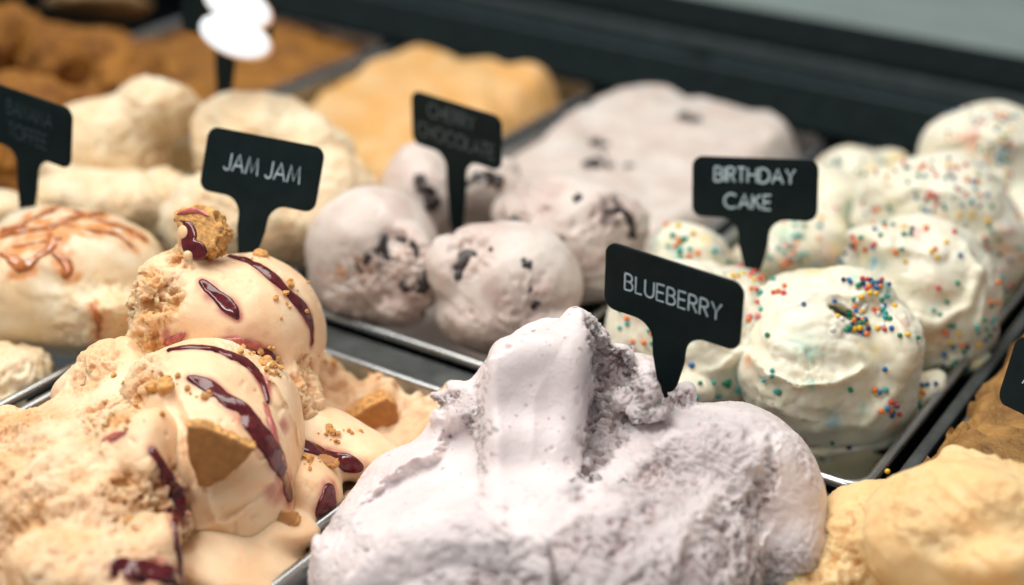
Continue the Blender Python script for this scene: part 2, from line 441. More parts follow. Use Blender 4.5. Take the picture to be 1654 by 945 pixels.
def pan(x0, x1, y0, y1, label):
    """stainless pan: rolled rim, sloping walls, floor"""
    o = empty('ice_cream_pan', ((x0 + x1) / 2, (y0 + y1) / 2, ZB), label, 'pan', 'steel pans set in the case')
    prof = [(0.0015, -.006), (0.000, -.0035), (0.0007, -.001), (0.0025, 0.0), (0.0045, -.0006), (0.0056, -.0028), (0.0062, -.008), (0.013, ZB + .006), (0.018, ZB)]
    bm = bmesh.new(); rings = []
    def loop(ins, z, r=.012):
        L = []
        for cx, cy, a0 in ((x1, y1, 0), (x0, y1, 90), (x0, y0, 180), (x1, y0, 270)):
            sx = -1 if cx == x1 else 1; sy = -1 if cy == y1 else 1
            rr = max(r, .002)
            for k in range(7):
                a = math.radians(a0 + 15 * k)
                L.append(bm.verts.new((cx + sx * (ins + rr) + rr * math.cos(a), cy + sy * (ins + rr) + rr * math.sin(a), z)))
        return L
    for ins, z in prof: rings.append(loop(ins, z))
    n = len(rings[0])
    rim_end = 6
    for i in range(len(rings) - 1):
        if i < rim_end: continue
        for k in range(n): bm.faces.new((rings[i][k], rings[i][(k + 1) % n], rings[i + 1][(k + 1) % n], rings[i + 1][k]))
    bm.faces.new(rings[-1])
    for v in [v for v in bm.verts if not v.link_faces]: bm.verts.remove(v)
    child(bm_obj('pan_body', bm, M_steel, None, True), o)
    bm = bmesh.new(); rings = [loop(i, z) for i, z in prof[:rim_end + 1]]
    for i in range(len(rings) - 1):
        for k in range(n): bm.faces.new((rings[i][k], rings[i][(k + 1) % n], rings[i + 1][(k + 1) % n], rings[i + 1][k]))
    child(bm_obj('pan_rim', bm, M_steel, None, True), o)
    return o
g = .0035
YF0, YF1, YB0, YB1 = 0.16, 0.584, 0.614, 1.06
pan(XS[2] + g, XS[3] - g, YF0, YF1, 'steel pan under the banana toffee ice cream at the left edge')
pan(XS[3] + g, XS[4] - g, YF0, YF1, 'steel pan holding the jam streaked ice cream with cookie pieces')
pan(XS[4] + g, XS[5] - g, YF0, YF1, 'steel pan buried under the large blueberry mound')
pan(XR + g, XR + .19, YF0, YF1, 'steel pan under the yellow custard scoops at bottom right')
pan(XS[1] + g, XS[2] - g, YB0, YB1, 'steel pan of the dark orange ice cream at the top left')
pan(XS[2] + g, XS[3] - g, YB0, YB1, 'steel pan with cream scoops in front and peach ice cream behind')
pan(XS[3] + g, XS[4] - g, YB0, YB1, 'steel pan of the pale cherry chocolate ice cream')
pan(XS[4] + g, XS[5] - g, YB0, YB1, 'steel pan with bare front corner under the sprinkle covered scoops')
pan(XR + g, XR + .19, YB0, YB1, 'steel pan of brown caramel ice cream at the right edge')

fr = empty('pan_support_frame', (-.5, .6, -.05), 'dark metal frame of bars the pans hang in', 'frame')
child(box('crossbar', (-1.3, YF1 + .002, -.03), (.25, YB0 - .002, -.006), M_steel_dull, .002), fr)
child(box('divider', (XS[5] + .001, YB0 + .001, -.03), (XR - .001, YB1, -.004), M_steel_dull, .002), fr)
child(box('divider', (XS[5] + .001, YF0, -.03), (XR - .001, YF1 - .001, -.004), M_steel_dull, .002), fr)
for x in XS[1:5]:
    child(box('divider', (x - .003, YB0 + .001, -.04), (x + .003, YB1, -.010), M_steel_dull, .001), fr)
    child(box('divider', (x - .003, YF0, -.04), (x + .003, YF1 - .001, -.010), M_steel_dull, .001), fr)

bw = empty('case_back_wall', (-.5, 1.1, 0), 'black back wall of the case with two thin grey rails', 'wall')
child(box('lower_panel', (-2.2, YB1 - .014, .0015), (.5, 1.142, .006), M_black, .003), bw)
child(box('lower_step', (-2.2, YB1 + .004, -.15), (.5, 1.140, .001), M_black, .0), bw)
child(box('rail', (-2.2, 1.1425, -.006), (.5, 1.152, .004), M_rail, .002), bw)
for x0, x1 in ((-2.2, -.575), (-.555, .5)):
    child(box('slot_panel', (x0, 1.153, -.05), (x1, 1.222, -.014), M_blackblue, .002), bw)
child(box('seam_strip', (-.574, 1.153, -.05), (-.556, 1.222, -.011), M_black, .001), bw)
child(box('rail', (-2.2, 1.223, -.02), (.5, 1.233, .000), M_rail, .002), bw)
child(box('upper_panel', (-2.2, 1.234, -.05), (.5, 1.325, .006), M_black, .004), bw)
tag(box('counter_top', (-3.0, 1.326, -.04), (1.2, 2.6, .000), M_counter, .003), kind='structure')
stamp('case')

# ------------------------------------------------------------------ ice cream beds: heightfields filling the pans
def bed(x0, x1, y0, y1, z, fn, h, mat, name, label, seed, cat='ice cream', colors=None, soft=.012):
    nx = int((x1 - x0) / h) + 1; ny = int((y1 - y0) / h) + 1
    X, Y = np.meshgrid(np.linspace(x0, x1, nx), np.linspace(y0, y1, ny), indexing='ij')
    P = np.stack([X.ravel(), Y.ravel(), 0 * X.ravel()], 1)
    Z = z + fn(P)
    edge = np.minimum(np.minimum(P[:, 0] - x0, x1 - P[:, 0]), np.minimum(P[:, 1] - y0, y1 - P[:, 1]))
    Z = Z - soft * (1 - sstep(0, soft, edge * (1 + .35 * noise(P, .025, seed))))
    P[:, 2] = Z
    P[:, :2] += .0015 * np.stack([noise(P, .006, seed), noise(P, .006, seed + 1)], 1)
    I = np.arange(nx * ny).reshape(nx, ny)
    F = np.stack([I[:-1, :-1], I[1:, :-1], I[1:, 1:], I[:-1, 1:]], -1).reshape(-1, 4)
    c = colors(P) if colors else None
    me = finish(name, (P, F, c), mat, label, cat)
    return me
def corner(P, x0, x1, y1, r):
    dx = np.maximum(np.maximum(x0 + r - P[:, 0], P[:, 0] - (x1 - r)), 0) / r; dy = np.maximum(P[:, 1] - (y1 - r), 0) / r
    return sstep(.55, 1.2, np.sqrt(dx * dx + dy * dy))
def gauss(P, x, y, s, a): return a * np.exp(-(((P[:, 0] - x) ** 2 + (P[:, 1] - y) ** 2) / (2 * s * s)))

# ------------------------------------------------------------------ BLUEBERRY mound
B = [(925, 862, .735, 320, 205, .075, -4, .0),
     (870, 715, .732, 120, 200, .040, -6, .010),
     (925, 610, .735, 52, 100, .030, -16, .008), (786, 700, .728, 66, 96, .028, -24, .014), (820, 820, .710, 110, 90, .03, 0, .016),
     (1000, 670, .735, 85, 110, .036, -35, .012),
     (1050, 750, .725, 120, 110, .050, 0, .012),
     (1180, 815, .712, 146, 166, .055, 0, .010),
     (1255, 860, .700, 78, 125, .045, 8, .006),
     (668, 822, .715, 112, 100, .040, 35, .010),
     (596, 880, .695, 60, 74, .035, 20, .010),
     (742, 712, .735, 48, 62, .028, -20, .010),
     (750, 900, .672, 250, 130, .050, 12, .010),
     (985, 970, .655, 235, 190, .055, 0, .014),
     (560, 925, .675, 54, 70, .030, 10, .006),
     # the trowelled centre plate and the layers that stand proud of it
     (862, 690, .704, 84, 150, .024, 0, .006, 'b'), (912, 590, .712, 50, 92, .022, -24, .006), (850, 790, .695, 74, 120, .026, -2, .010, 'b'),
     (672, 812, .700, 132, 58, .020, 30, .010), (690, 935, .652, 150, 92, .024, 16, .010), (770, 860, .660, 60, 46, .018, 10, .010),
     (1205, 775, .682, 118, 96, .022, -28, .010), (1130, 745, .692, 110, 84, .030, 0, .010),
     (1120, 880, .662, 100, 90, .030, -20, .010),
     (1040, 612, .712, 22, 30, .012, -20, .003), (1026, 645, .702, 28, 24, .012, 0, .003), (1102, 638, .705, 22, 20, .010, 0, .004),
     (1000, 575, .716, 24, 20, .012, 0, .004), (965, 548, .718, 20, 20, .012, 0, .004), (930, 512, .716, 14, 12, .010, 0, .006),
     (716, 643, .722, 22, 10, .008, -12, .004), (742, 630, .722, 24, 14, .010, -25, .005), (708, 675, .717, 14, 14, .008, 0, .004), (750, 665, .712, 30, 26, .014, 30, .006),
     (522, 905, .660, 14, 44, .010, 16, .004), (556, 842, .672, 20, 16, .010, 0, .004), (600, 870, .660, 50, 12, .010, 28, .005),
     (1048, 634, .683, 20, 30, .010, 14, .003), (1036, 664, .681, 26, 17, .010, 0, .003), (1092, 640, .698, 14, 12, .008, -8, .004), (1112, 630, .702, 10, 13, .006, 0, .003), (1010, 640, .690, 20, 20, .010, 0, .003), (1062, 668, .676, 18, 10, .008, 30, .003),
     (1016, 668, .682, 11, 10, .008, 0, .002, 's'), (558, 815, .664, 12, 11, .010, 0, .003, 's')]
PLATE = [(840, 545), (880, 515), (935, 498), (962, 528), (958, 600), (952, 690), (940, 760), (900, 825), (868, 880), (800, 875), (784, 800), (772, 700), (768, 640), (785, 585)]
LOWER = [(520, 1010), (560, 935), (600, 890), (640, 852), (700, 826), (770, 812), (815, 850), (880, 872), (905, 1010)]
FRONT = [(760, 1010), (775, 940), (830, 885), (900, 850), (960, 790), (1010, 745), (1075, 700), (1150, 668), (1235, 700), (1246, 742), (1214, 786), (1142, 816), (1110, 885), (1088, 1010)]
VALLEY = [(955, 525), (1010, 575), (1055, 650), (1010, 700), (975, 750), (945, 780), (944, 720), (958, 640)]
WALL = [(1246, 700), (1300, 700), (1400, 800), (1400, 1000), (1212, 1000), (1222, 900), (1250, 800)]
LEFT = [(545, 836), (580, 794), (640, 752), (700, 722), (712, 690), (768, 655), (790, 800), (770, 822), (700, 838), (650, 858), (605, 880), (560, 862)]
def blue_relief(V):
    x, y = ragged(V, 7, 20); x2, y2 = ragged(V, 15, 30)
    fade = 1 - sstep(700, 830, y)
    r = .0042 * sstep(4, -5, polysd(x, y, PLATE)) * (.05 + .95 * fade) + .0022 * sstep(30, -30, polysd(x, y, PLATE)) * (1 - fade)
    r -= .0030 * np.exp(-(polysd(*pix(V), PLATE) + 70) ** 2 / 1400.0) * fade                   # dished middle of the spade mark
    r += .0016 * np.exp(-((pix(V)[0] - 800 - .05 * (pix(V)[1] - 700)) / 14.0) ** 2) * sstep(4, -8, polysd(x, y, PLATE))
    r += .0100 * sstep(2, -5, polysd(x, y, LOWER)) * (1 - .6 * sstep(-6, -110, polysd(x, y, LOWER)))
    r += .0045 * (.25 + .75 * sstep(940, 1010, x)) * sstep(3, -14, polysd(x2, y2, FRONT)) * (1 - .6 * sstep(-10, -120, polysd(x, y, FRONT)))
    r -= .0070 * sstep(8, -12, polysd(x2, y2, VALLEY)); r -= .0125 * sstep(0, -20, polysd(x, y, LEFT)) * (.40 + .45 * sstep(560, 680, x) - .35 * sstep(700, 780, x))
    r += .0030 * sstep(3, -6, polysd(x2, y2, WALL))
    lip = linesd(x2, y2, [(1246, 742), (1214, 786), (1142, 816), (1110, 885), (1088, 1000)])
    r += .0022 * np.exp(-(lip / 9) ** 2)
    lip = linesd(x, y, [(600, 880), (640, 856), (700, 828), (770, 812)])
    r += .0012 * np.exp(-(lip / 6) ** 2)
    lip = linesd(x, y, [(690, 640), (720, 690), (640, 716), (560, 776), (520, 820)])
    r += .0015 * np.exp(-(lip / 7) ** 2)
    return r
f = solid(B, .0008, floor=-.03)
def blue_rough(V):
    x, y = ragged(V, 12, 40); pl = polysd(x, y, PLATE)
    m = .95 * sstep(12, -6, polysd(x, y, VALLEY))
    fr = sstep(5, -25, polysd(x, y, FRONT)); m = np.maximum(m, fr * (.30 + .38 * sstep(-.2, .45, noise(V, .018, 9))))
    strip = sstep(10, -10, polysd(x, y, [(1250, 730), (1215, 790), (1145, 822), (1110, 1000), (1215, 1000), (1222, 900), (1250, 800)])); m = np.maximum(m, .62 * strip)
    m = np.maximum(m, .55 * sstep(860, 930, y) * sstep(700, 800, x))
    m = np.maximum(m, .8 * sstep(26, 5, linesd(x, y, [(960, 530), (1010, 590), (1040, 660), (970, 740), (920, 800)])))
    m = np.maximum(m, .75 * sstep(24, 6, linesd(x, y, [(700, 640), (750, 650), (778, 700)])))
    m = np.maximum(m, .4 * sstep(14, 3, np.abs(pl)) * sstep(560, 640, y) * sstep(820, 740, y)); m = np.maximum(m, .5 * sstep(18, 4, linesd(x, y, [(530, 810), (560, 850), (600, 875)])))
    m = np.maximum(m, .9 * sstep(44, 26, np.hypot(x - 1052, y - 648))); m = np.maximum(m, .8 * sstep(26, 14, np.hypot(x - 1102, y - 638)))
    m = np.maximum(m, .10 * sstep(-5, 20, pl)); m = np.maximum(m, .3 * sstep(5, -15, polysd(x, y, LOWER)) * sstep(-.1, .5, noise(V, .016, 3)))
    m *= 1 - .97 * sstep(-4, -16, pl) * (1 - .55 * sstep(780, 870, y)) * sstep(-30, -10, -polysd(x, y, VALLEY))
    m = np.maximum(m, .22 * sstep(.0, .5, noise(V, .02, 14)) * sstep(10, 30, pl)); m *= 1 - .85 * sstep(-6, -22, polysd(x, y, LEFT))
    return m
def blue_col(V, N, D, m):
    C = no_stain(V); put_stain_shade(C, .55 * sstep(-.0004, -.0026, D) * sstep(.1, .5, m), (.52, .34, .33))  # pits tinted darker, their shade put into the colour
    put_stain_shade(C, .55 * spot(V, 1330, 830, .66, 45) * sstep(-.2, .4, noise(V, .01, 5)), (.80, .52, .25))  # warm orange of the shaded lower right painted in
    put_stain_shade(C, .35 * spot(V, 1270, 800, .66, 70), (.72, .52, .42))  # pinkish right flank, its shade put into the colour
    return C
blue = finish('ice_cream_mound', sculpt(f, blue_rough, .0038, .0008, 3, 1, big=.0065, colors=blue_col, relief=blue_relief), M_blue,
              'large pale lilac mound of blueberry ice cream, smooth and crumbly, front centre', 'ice cream')
stamp('blueberry %d' % len(blue.data.vertices))

# ------------------------------------------------------------------ JAM pan: bed, heap, two scoops
def jam_bed(P):
    z = .004 * noise(P, .04, 2) + .0035 * noise(P, .012, 5) + .002 * noise(P, .005, 6)
    back = sstep(YF1 - .05, YF1 - .01, P[:, 1]); z = z + back * (.016 + .012 * noise(P, .012, 8) + .004 * noise(P, .004, 9))
    z = z + sstep(-.40, -.385, P[:, 0]) * .008
    z = z + sstep(.46, .40, P[:, 1]) * .006
    return z
jbed = bed(XS[3] + .009, XS[4] - .006, .22, YF1 - .004, -.014, jam_bed, .0011, M_jam, 'ice_cream', 'melting pale orange ice cream filling the pan around the jam scoops', 2)
JS1 = [(405, 540, .775, 118, 132, .048, 0, .0),
       (330, 520, .765, 90, 110, .040, 12, .010), (262, 520, .752, 40, 100, .026, -6, .008), (300, 445, .760, 46, 36, .022, 0, .006),
       (470, 640, .762, 44, 74, .030, 8, .008), (492, 655, .752, 24, 52, .016, 4, .004), (445, 640, .745, 22, 60, .014, 10, .004),
       (240, 470, .748, 20, 16, .012, 0, .005), (255, 430, .752, 18, 13, .010, 30, .005), (310, 418, .752, 22, 14, .012, 0, .004)]
def js1_rough(V): return spots(V, [(265, 490, .75, 75, 1), (300, 430, .755, 45, 1), (250, 560, .745, 60, .8), (480, 640, .745, 60, .45), (415, 590, .735, 40, .4), (500, 600, .75, 36, .5)])
def jam_col(regions):
    def fn(V, N, D, m):
        C = no_stain(V); put_stain_shade(C, .9 * sstep(.0004, -.0024, D) * sstep(.1, .6, m), (.66, .30, .09))  # shade and warm scatter in the pits painted as darker orange
        put_stain_shade(C, .6 * sstep(.0, .5, noise(V, .013, 8)) * sstep(.1, .6, m), (.76, .42, .16))
        for (px, py, d, r, a) in regions:
            put_stain_shade(C, a * spot(V, px, py, d, r) * sstep(-.35, .45, noise(V, .006, 4)), (.46, .12, .10))
        return C
    return fn
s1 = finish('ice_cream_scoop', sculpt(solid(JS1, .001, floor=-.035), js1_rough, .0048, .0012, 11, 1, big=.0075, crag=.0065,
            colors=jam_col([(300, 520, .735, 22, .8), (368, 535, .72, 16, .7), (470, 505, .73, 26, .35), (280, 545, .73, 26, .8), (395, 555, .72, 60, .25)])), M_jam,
            'peach coloured jam scoop holding the JAM JAM tag, ragged on its left side', 'ice cream scoop', 'jam streaked scoops')
JS2 = [(360, 718, .722, 132, 172, .052, 18, .0), (330, 800, .705, 122, 98, .040, 10, .010), (395, 830, .700, 70, 58, .030, 20, .008),
       (452, 668, .722, 36, 84, .026, 14, .0015), (300, 660, .712, 96, 92, .036, 0, .008), (250, 620, .715, 52, 40, .026, 20, .008),
       (350, 742, .688, 112, 120, .030, 20, .003), (432, 828, .694, 14, 36, .010, 10, .005),
       ]
def s2_relief(V):
    x, y = ragged(V, 5, 50); r = 0
    r = .0035 * sstep(3, -5, polysd(x, y, [(425, 540), (520, 600), (520, 900), (470, 830), (488, 760), (480, 690), (455, 640), (428, 605)]))
    r = r + .0020 * np.exp(-(linesd(x, y, [(300, 650), (320, 690), (330, 770), (345, 830), (350, 850)]) / 7) ** 2)
    r = r - .0022 * np.exp(-(linesd(x, y, [(360, 840), (420, 800), (450, 770)]) / 6) ** 2) + .0016 * np.exp(-(linesd(x, y, [(300, 860), (370, 850), (440, 810), (468, 800)]) / 9) ** 2)
    r = r - .0030 * np.exp(-(linesd(x, y, [(280, 640), (300, 700), (305, 760), (300, 830)]) / 6) ** 2)
    return r
def js2_rough(V): return spots(V, [(245, 620, .70, 60, .8), (270, 700, .69, 40, .3), (390, 575, .72, 60, .25), (290, 860, .67, 40, .3)])
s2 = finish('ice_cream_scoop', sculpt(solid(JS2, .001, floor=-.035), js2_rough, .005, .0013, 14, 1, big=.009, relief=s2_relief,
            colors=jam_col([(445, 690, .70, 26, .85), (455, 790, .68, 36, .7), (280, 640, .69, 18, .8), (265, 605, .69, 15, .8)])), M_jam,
            'peach coloured jam scoop with a triangular cookie stuck in its front', 'ice cream scoop', 'jam streaked scoops')
JH = [(150, 860, .690, 200, 170, .060, 20, .0), (60, 800, .700, 170, 130, .05, 20, .010), (190, 700, .716, 90, 90, .036, 30, .010),
      (215, 640, .722, 60, 62, .028, 30, .008), (110, 720, .715, 90, 70, .034, 30, .010), (190, 585, .738, 48, 34, .022, 20, .006),
      (140, 625, .735, 52, 34, .022, 30, .006), (230, 780, .668, 62, 130, .026, -8, .006), (120, 850, .655, 110, 90, .026, 15, .008), (160, 930, .63, 150, 70, .03, -15, .006),
      (246, 900, .635, 44, 60, .018, -10, .005), (20, 760, .70, 60, 90, .03, 30, .008), (205, 720, .685, 60, 46, .02, 40, .005)]
def jh_rough(V): return np.clip(.75 * spots(V, [(190, 730, .69, 110, 1), (230, 830, .66, 110, 1), (120, 830, .67, 140, .85), (60, 760, .69, 150, .6), (180, 620, .73, 80, .7), (150, 930, .63, 160, .45), (60, 900, .65, 120, .5)]), 0, 1)
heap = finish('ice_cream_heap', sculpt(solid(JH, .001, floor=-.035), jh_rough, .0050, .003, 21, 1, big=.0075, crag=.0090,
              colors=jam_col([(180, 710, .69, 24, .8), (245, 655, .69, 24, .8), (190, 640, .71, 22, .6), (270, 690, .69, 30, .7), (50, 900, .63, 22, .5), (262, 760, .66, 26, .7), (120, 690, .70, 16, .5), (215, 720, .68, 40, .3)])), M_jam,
              'rough torn heap of peach coloured jam ice cream in the bottom left corner', 'ice cream')
stamp('jam')
# melted puddle in front of the scoops
pud = solid([(412, 893, .690, 118, 32, .030, -24, .0), (500, 800, .720, 50, 60, .02, 10, .010), (480, 760, .735, 60, 60, .02, 0, .010), (520, 700, .755, 80, 40, .02, -20, .01),
             (590, 740, .75, 70, 40, .02, -10, .01), (370, 930, .672, 110, 40, .03, -20, .01), (455, 860, .695, 60, 30, .02, 0, .006)], .0013, floor=-.04)
puddle = finish('melted_ice_cream', sculpt(pud, None, 0, .0016, 8, 2, colors=jam_col([])), M_jam, 'smooth melted peach ice cream pooling along the steel pan edge', 'ice cream')
JOBJ = [s1, s2, heap, puddle, jbed]

def bleed(objs, pts, rgb, amt=.6, spread=1.5):
    tr = trace(objs, pts)
    if not tr: return
    P = np.array([t[0] for t in tr]); W = np.array([t[2] for t in tr])
    for o in objs:
        a = o.data.color_attributes.get('stain_shade')
        if a is None: continue
        n = len(o.data.vertices); V = np.zeros(n * 3, np.float32); o.data.vertices.foreach_get('co', V); V = V.reshape(-1, 3) + np.array(o.matrix_world.translation)
        lo, hi = P.min(0) - .01, P.max(0) + .01; I = np.where(np.all((V > lo) & (V < hi), 1))[0]
        if not len(I): continue
        Q = V[I].astype(float); m = np.zeros(len(Q))
        for p, w in zip(P, W):
            q = np.linalg.norm(Q - p, axis=1) / (w * spread + .0006); m = np.maximum(m, 1 - sstep(.55, 1.25, q + .35 * 0))
        m *= amt * (.65 + .7 * noise(Q, .004, 3))
        C = np.zeros(n * 4, np.float32); a.data.foreach_get('color', C); C = C.reshape(-1, 4).astype(float)
        S = C[I]; put_stain_shade(S, m, rgb); C[I] = S; a.data.foreach_set('color', C.astype(np.float32).ravel())
def jam_streak(objs, pts, parent, label=None, mat=None, thick=.42, name='jam_streak', **k):
    bleed(objs, pts, (.50, .13, .10), .9, 2.0)
    o = ribbon(name, objs, [(a, b, c * 1.22) for a, b, c in pts], mat or M_sauce, parent, thick * .42, .0006, **k)
    if o and label: o['label'] = label
    return o
jam_streak([s1], [(326, 455, 10), (340, 468, 20), (360, 486, 20), (376, 502, 15), (384, 514, 7)], s1)
jam_streak([s1], [(372, 414, 8), (405, 424, 13), (438, 446, 15), (466, 474, 17), (490, 498, 18), (502, 524, 14), (504, 555, 8)], s1)
jam_streak([s1], [(345, 555, 8), (390, 553, 11), (420, 562, 10)], s1, mat=M_sauce_thin)
jam_streak([s1], [(415, 570, 12), (432, 582, 22), (446, 600, 18), (452, 612, 10)], s1)
jam_streak([s1], [(272, 556, 9), (285, 548, 12), (297, 540, 8)], s1, mat=M_sauce_thin)
jam_streak([s2], [(272, 566, 7), (310, 561, 11), (352, 566, 12), (388, 582, 14), (415, 604, 16), (430, 634, 10), (432, 650, 5)], s2)
jam_streak([s2], [(305, 610, 7), (335, 622, 17), (368, 646, 20), (400, 676, 24), (425, 706, 28), (446, 738, 26), (458, 764, 20), (464, 786, 30), (466, 796, 26)], s2, rag=.08)
jam_streak([s2], [(430, 655, 6), (440, 690, 12), (448, 722, 14), (455, 745, 12)], s2, mat=M_sauce_thin)
jam_streak([s2, heap], [(246, 728, 10), (262, 752, 14), (272, 775, 16), (284, 800, 26), (284, 822, 26), (282, 850, 14), (290, 905, 12), (292, 944, 12)], s2)
jam_streak([heap], [(190, 918, 18), (225, 922, 26), (262, 925, 26), (288, 935, 26)], heap)
jam_streak([heap], [(168, 712, 6), (182, 706, 9), (200, 700, 6)], heap, mat=M_sauce_thin)
jam_streak([jbed, puddle], [(478, 716, 18), (505, 724, 22), (540, 740, 18), (580, 756, 16)], jbed)
jam_streak([jbed, puddle], [(534, 790, 22), (530, 812, 24), (524, 840, 26), (534, 862, 18)], puddle)
stamp('streaks')

# cookies
def cookie(name, poly, d, thick, tilt, label, seed, crumb_amp=.0012, on=None, lift=.004):
    """a broken biscuit: polygon slab, smooth baked face, crumbly broken edges"""
    c = np.mean(poly, 0)
    if on:
        hs = [hit(on, c[0] + (q[0] - c[0]) * .5, c[1] + (q[1] - c[1]) * .5) for q in poly]; d = np.mean([q[2] for q in hs if q]) - lift
    C0 = G(c[0], c[1], d)
    Q = frame(0) @ np.array(Euler([math.radians(t) for t in tilt]).to_matrix())
    P2 = np.array([((p[0] - c[0]) * d / FPX, -(p[1] - c[1]) * d / FPX) for p in poly])
    n = len(P2); h = .0009; e = np.abs(P2).max() + .006
    ax = np.arange(-e, e, h); az = np.arange(-thick - .004, .005, h)
    X, Y, Z = np.meshgrid(ax, ax, az, indexing='ij')
    Pt = np.stack([X.ravel(), Y.ravel()], 1)
    dd = np.full(len(Pt), 1e9); ins = np.zeros(len(Pt), bool)
    for i in range(n):
        a, b = P2[i], P2[(i + 1) % n]; v = b - a; w = Pt - a
        t = np.clip((w @ v) / (v @ v), 0, 1); dd = np.minimum(dd, np.linalg.norm(w - t[:, None] * v, axis=1))
        cnd = ((a[1] > Pt[:, 1]) != (b[1] > Pt[:, 1])) & (Pt[:, 0] < (b[0] - a[0]) * (Pt[:, 1] - a[1]) / (b[1] - a[1] + 1e-12) + a[0]); ins ^= cnd
    d2 = (np.where(ins, -dd, dd) + .0016).reshape(X.shape)
    dz = np.abs(Z + thick / 2) - thick / 2 + .0016
    D = np.minimum(np.maximum(d2, dz), 0) + np.sqrt(np.maximum(d2, 0) ** 2 + np.maximum(dz, 0) ** 2) - .0016
    fl = Field((-e, -e, -thick - .004), (e, e, .005), h); fl.d = D.astype(np.float32); fl.n = np.array(D.shape)
    V, F = fl.mesh(); V = relax(V, F, 1); N = vnormals(V, F)
    side = 1 - sstep(.55, .95, N[:, 2])
    V = V + N * (side * crumb_amp * crumbly(V * 1.0, seed, .004) + .0003 * noise(V, .006, seed))[:, None]
    V = V @ Q.T
    o = link_mesh(name, V, F, M_cookie); o.location = C0; up()
    # crumb material on the broken sides
    o.data.materials.append(M_crumb)
    nn = N[F].mean(1)[:, 2]; o.data.polygons.foreach_set('material_index', (nn < .75).astype(np.int32)); o.data.update()
    return tag(o, label, 'cookie')
cookie('cookie_piece', [(302, 682), (330, 680), (372, 702), (414, 724), (398, 748), (368, 778), (334, 796), (316, 788), (304, 740)], .660, .0075, (20, 6, 0),
       'triangular brown cookie piece stuck in the front jam scoop', 3, on=[s2], lift=.009)
cookie('cookie_piece', [(556, 684), (590, 655), (622, 638), (640, 652), (652, 700), (620, 702), (585, 694)], .772, .012, (24, 16, 0),
       'brown cookie wedge lying beside the blueberry mound', 5, on=[jbed], lift=.008)
cookie('cookie_piece', [(500, 734), (520, 726), (548, 738), (540, 752), (510, 752)], .738, .006, (-40, 0, 0), 'small flat cookie crumb below the dark jam streak', 6, on=JOBJ, lift=.003)
cookie('cookie_piece', [(440, 836), (452, 822), (482, 826), (480, 848), (462, 856), (436, 856)], .694, .008, (-25, 0, 10), 'small cookie bit half sunk at the foot of the front jam scoop', 7, on=JOBJ, lift=.002)
ck = cookie('cookie_piece', [(268, 345), (285, 330), (322, 326), (345, 340), (362, 372), (355, 402), (330, 414), (300, 408), (290, 380)], .742, .014, (-10, -18, 0),
       'jam stained cookie chunk perched beside the JAM JAM tag', 8, .0022)
ck.data.materials[0] = M_crumb
jam_streak([ck], [(274, 352, 9), (292, 344, 12), (318, 340, 9), (338, 350, 7)], ck, mat=M_sauce_thin, name='jam_glaze', rag=.5, thick=.2)
jam_streak([ck], [(276, 366, 8), (290, 356, 6), (302, 362, 9), (306, 382, 13), (300, 400, 20), (322, 406, 18)], ck, name='jam_glaze', rag=.5, thick=.25)
o = ribbon('ice_cream_drip', [ck, s1], [(296, 372, 14), (298, 395, 16), (304, 415, 18)], M_jam, ck, .5)

# loose crumbs on the scoops: real grains, too many to count
def grains(name, objs, areas, n, r0, r1, mat, label, seed, cat='crumbs'):
    rs = random.Random(seed); bm = bmesh.new(); k = 0
    for _ in range(n * 3):
        if k >= n: break
        a = rs.choice(areas); px = rs.gauss(a[0], a[2] * .5); py = rs.gauss(a[1], a[3] * .5)
        h = hit(objs, px, py)
        if not h: continue
        r = r0 + (r1 - r0) * rs.random() ** 2.5; k += 1
        rr = bmesh.ops.create_icosphere(bm, subdivisions=1, radius=r)
        for v in rr['verts']: v.co = Vector((v.co.x * rs.uniform(.5, 1.3), v.co.y * rs.uniform(.5, 1.3), v.co.z * rs.uniform(.5, 1.3))) + Vector(h[0] + h[1] * r * .4)
    o = bm_obj(name, bm, mat); return tag(o, label, cat, kind='stuff')
grains('cookie_crumbs', JOBJ, [(560, 590, 60, 20), (640, 610, 50, 20), (420, 570, 40, 10), (440, 600, 18, 18), (380, 402, 12, 5), (415, 412, 16, 8), (470, 480, 40, 30), (260, 615, 40, 15), (330, 640, 30, 8),
                               (200, 665, 50, 30), (540, 700, 50, 16), (505, 745, 20, 8), (560, 545, 40, 12), (680, 600, 30, 30), (440, 590, 12, 14)], 150, .0005, .0022, M_crumb,
       'golden cookie crumbs scattered over the jam ice cream', 4)
for px, py, r, sd in ((378, 406, .0032, 1), (420, 412, .0034, 2), (268, 622, .0040, 3), (250, 628, .0036, 4), (430, 585, .0036, 5)):
    h = hit(JOBJ, px, py)
    if h: tag(lump('cookie_crumb', h[0] + h[1] * r * .2, r, M_crumb, None, sd, .35), {1: 'crumb left of the foot of the JAM JAM tag', 2: 'crumb right of the foot of the JAM JAM tag', 3: 'larger pale crumb on the shoulder of the front jam scoop',
        4: 'pale crumb at the outer left of the front jam scoop', 5: 'golden crumb between the two jam scoops'}[sd], 'crumb')
stamp('cookies')

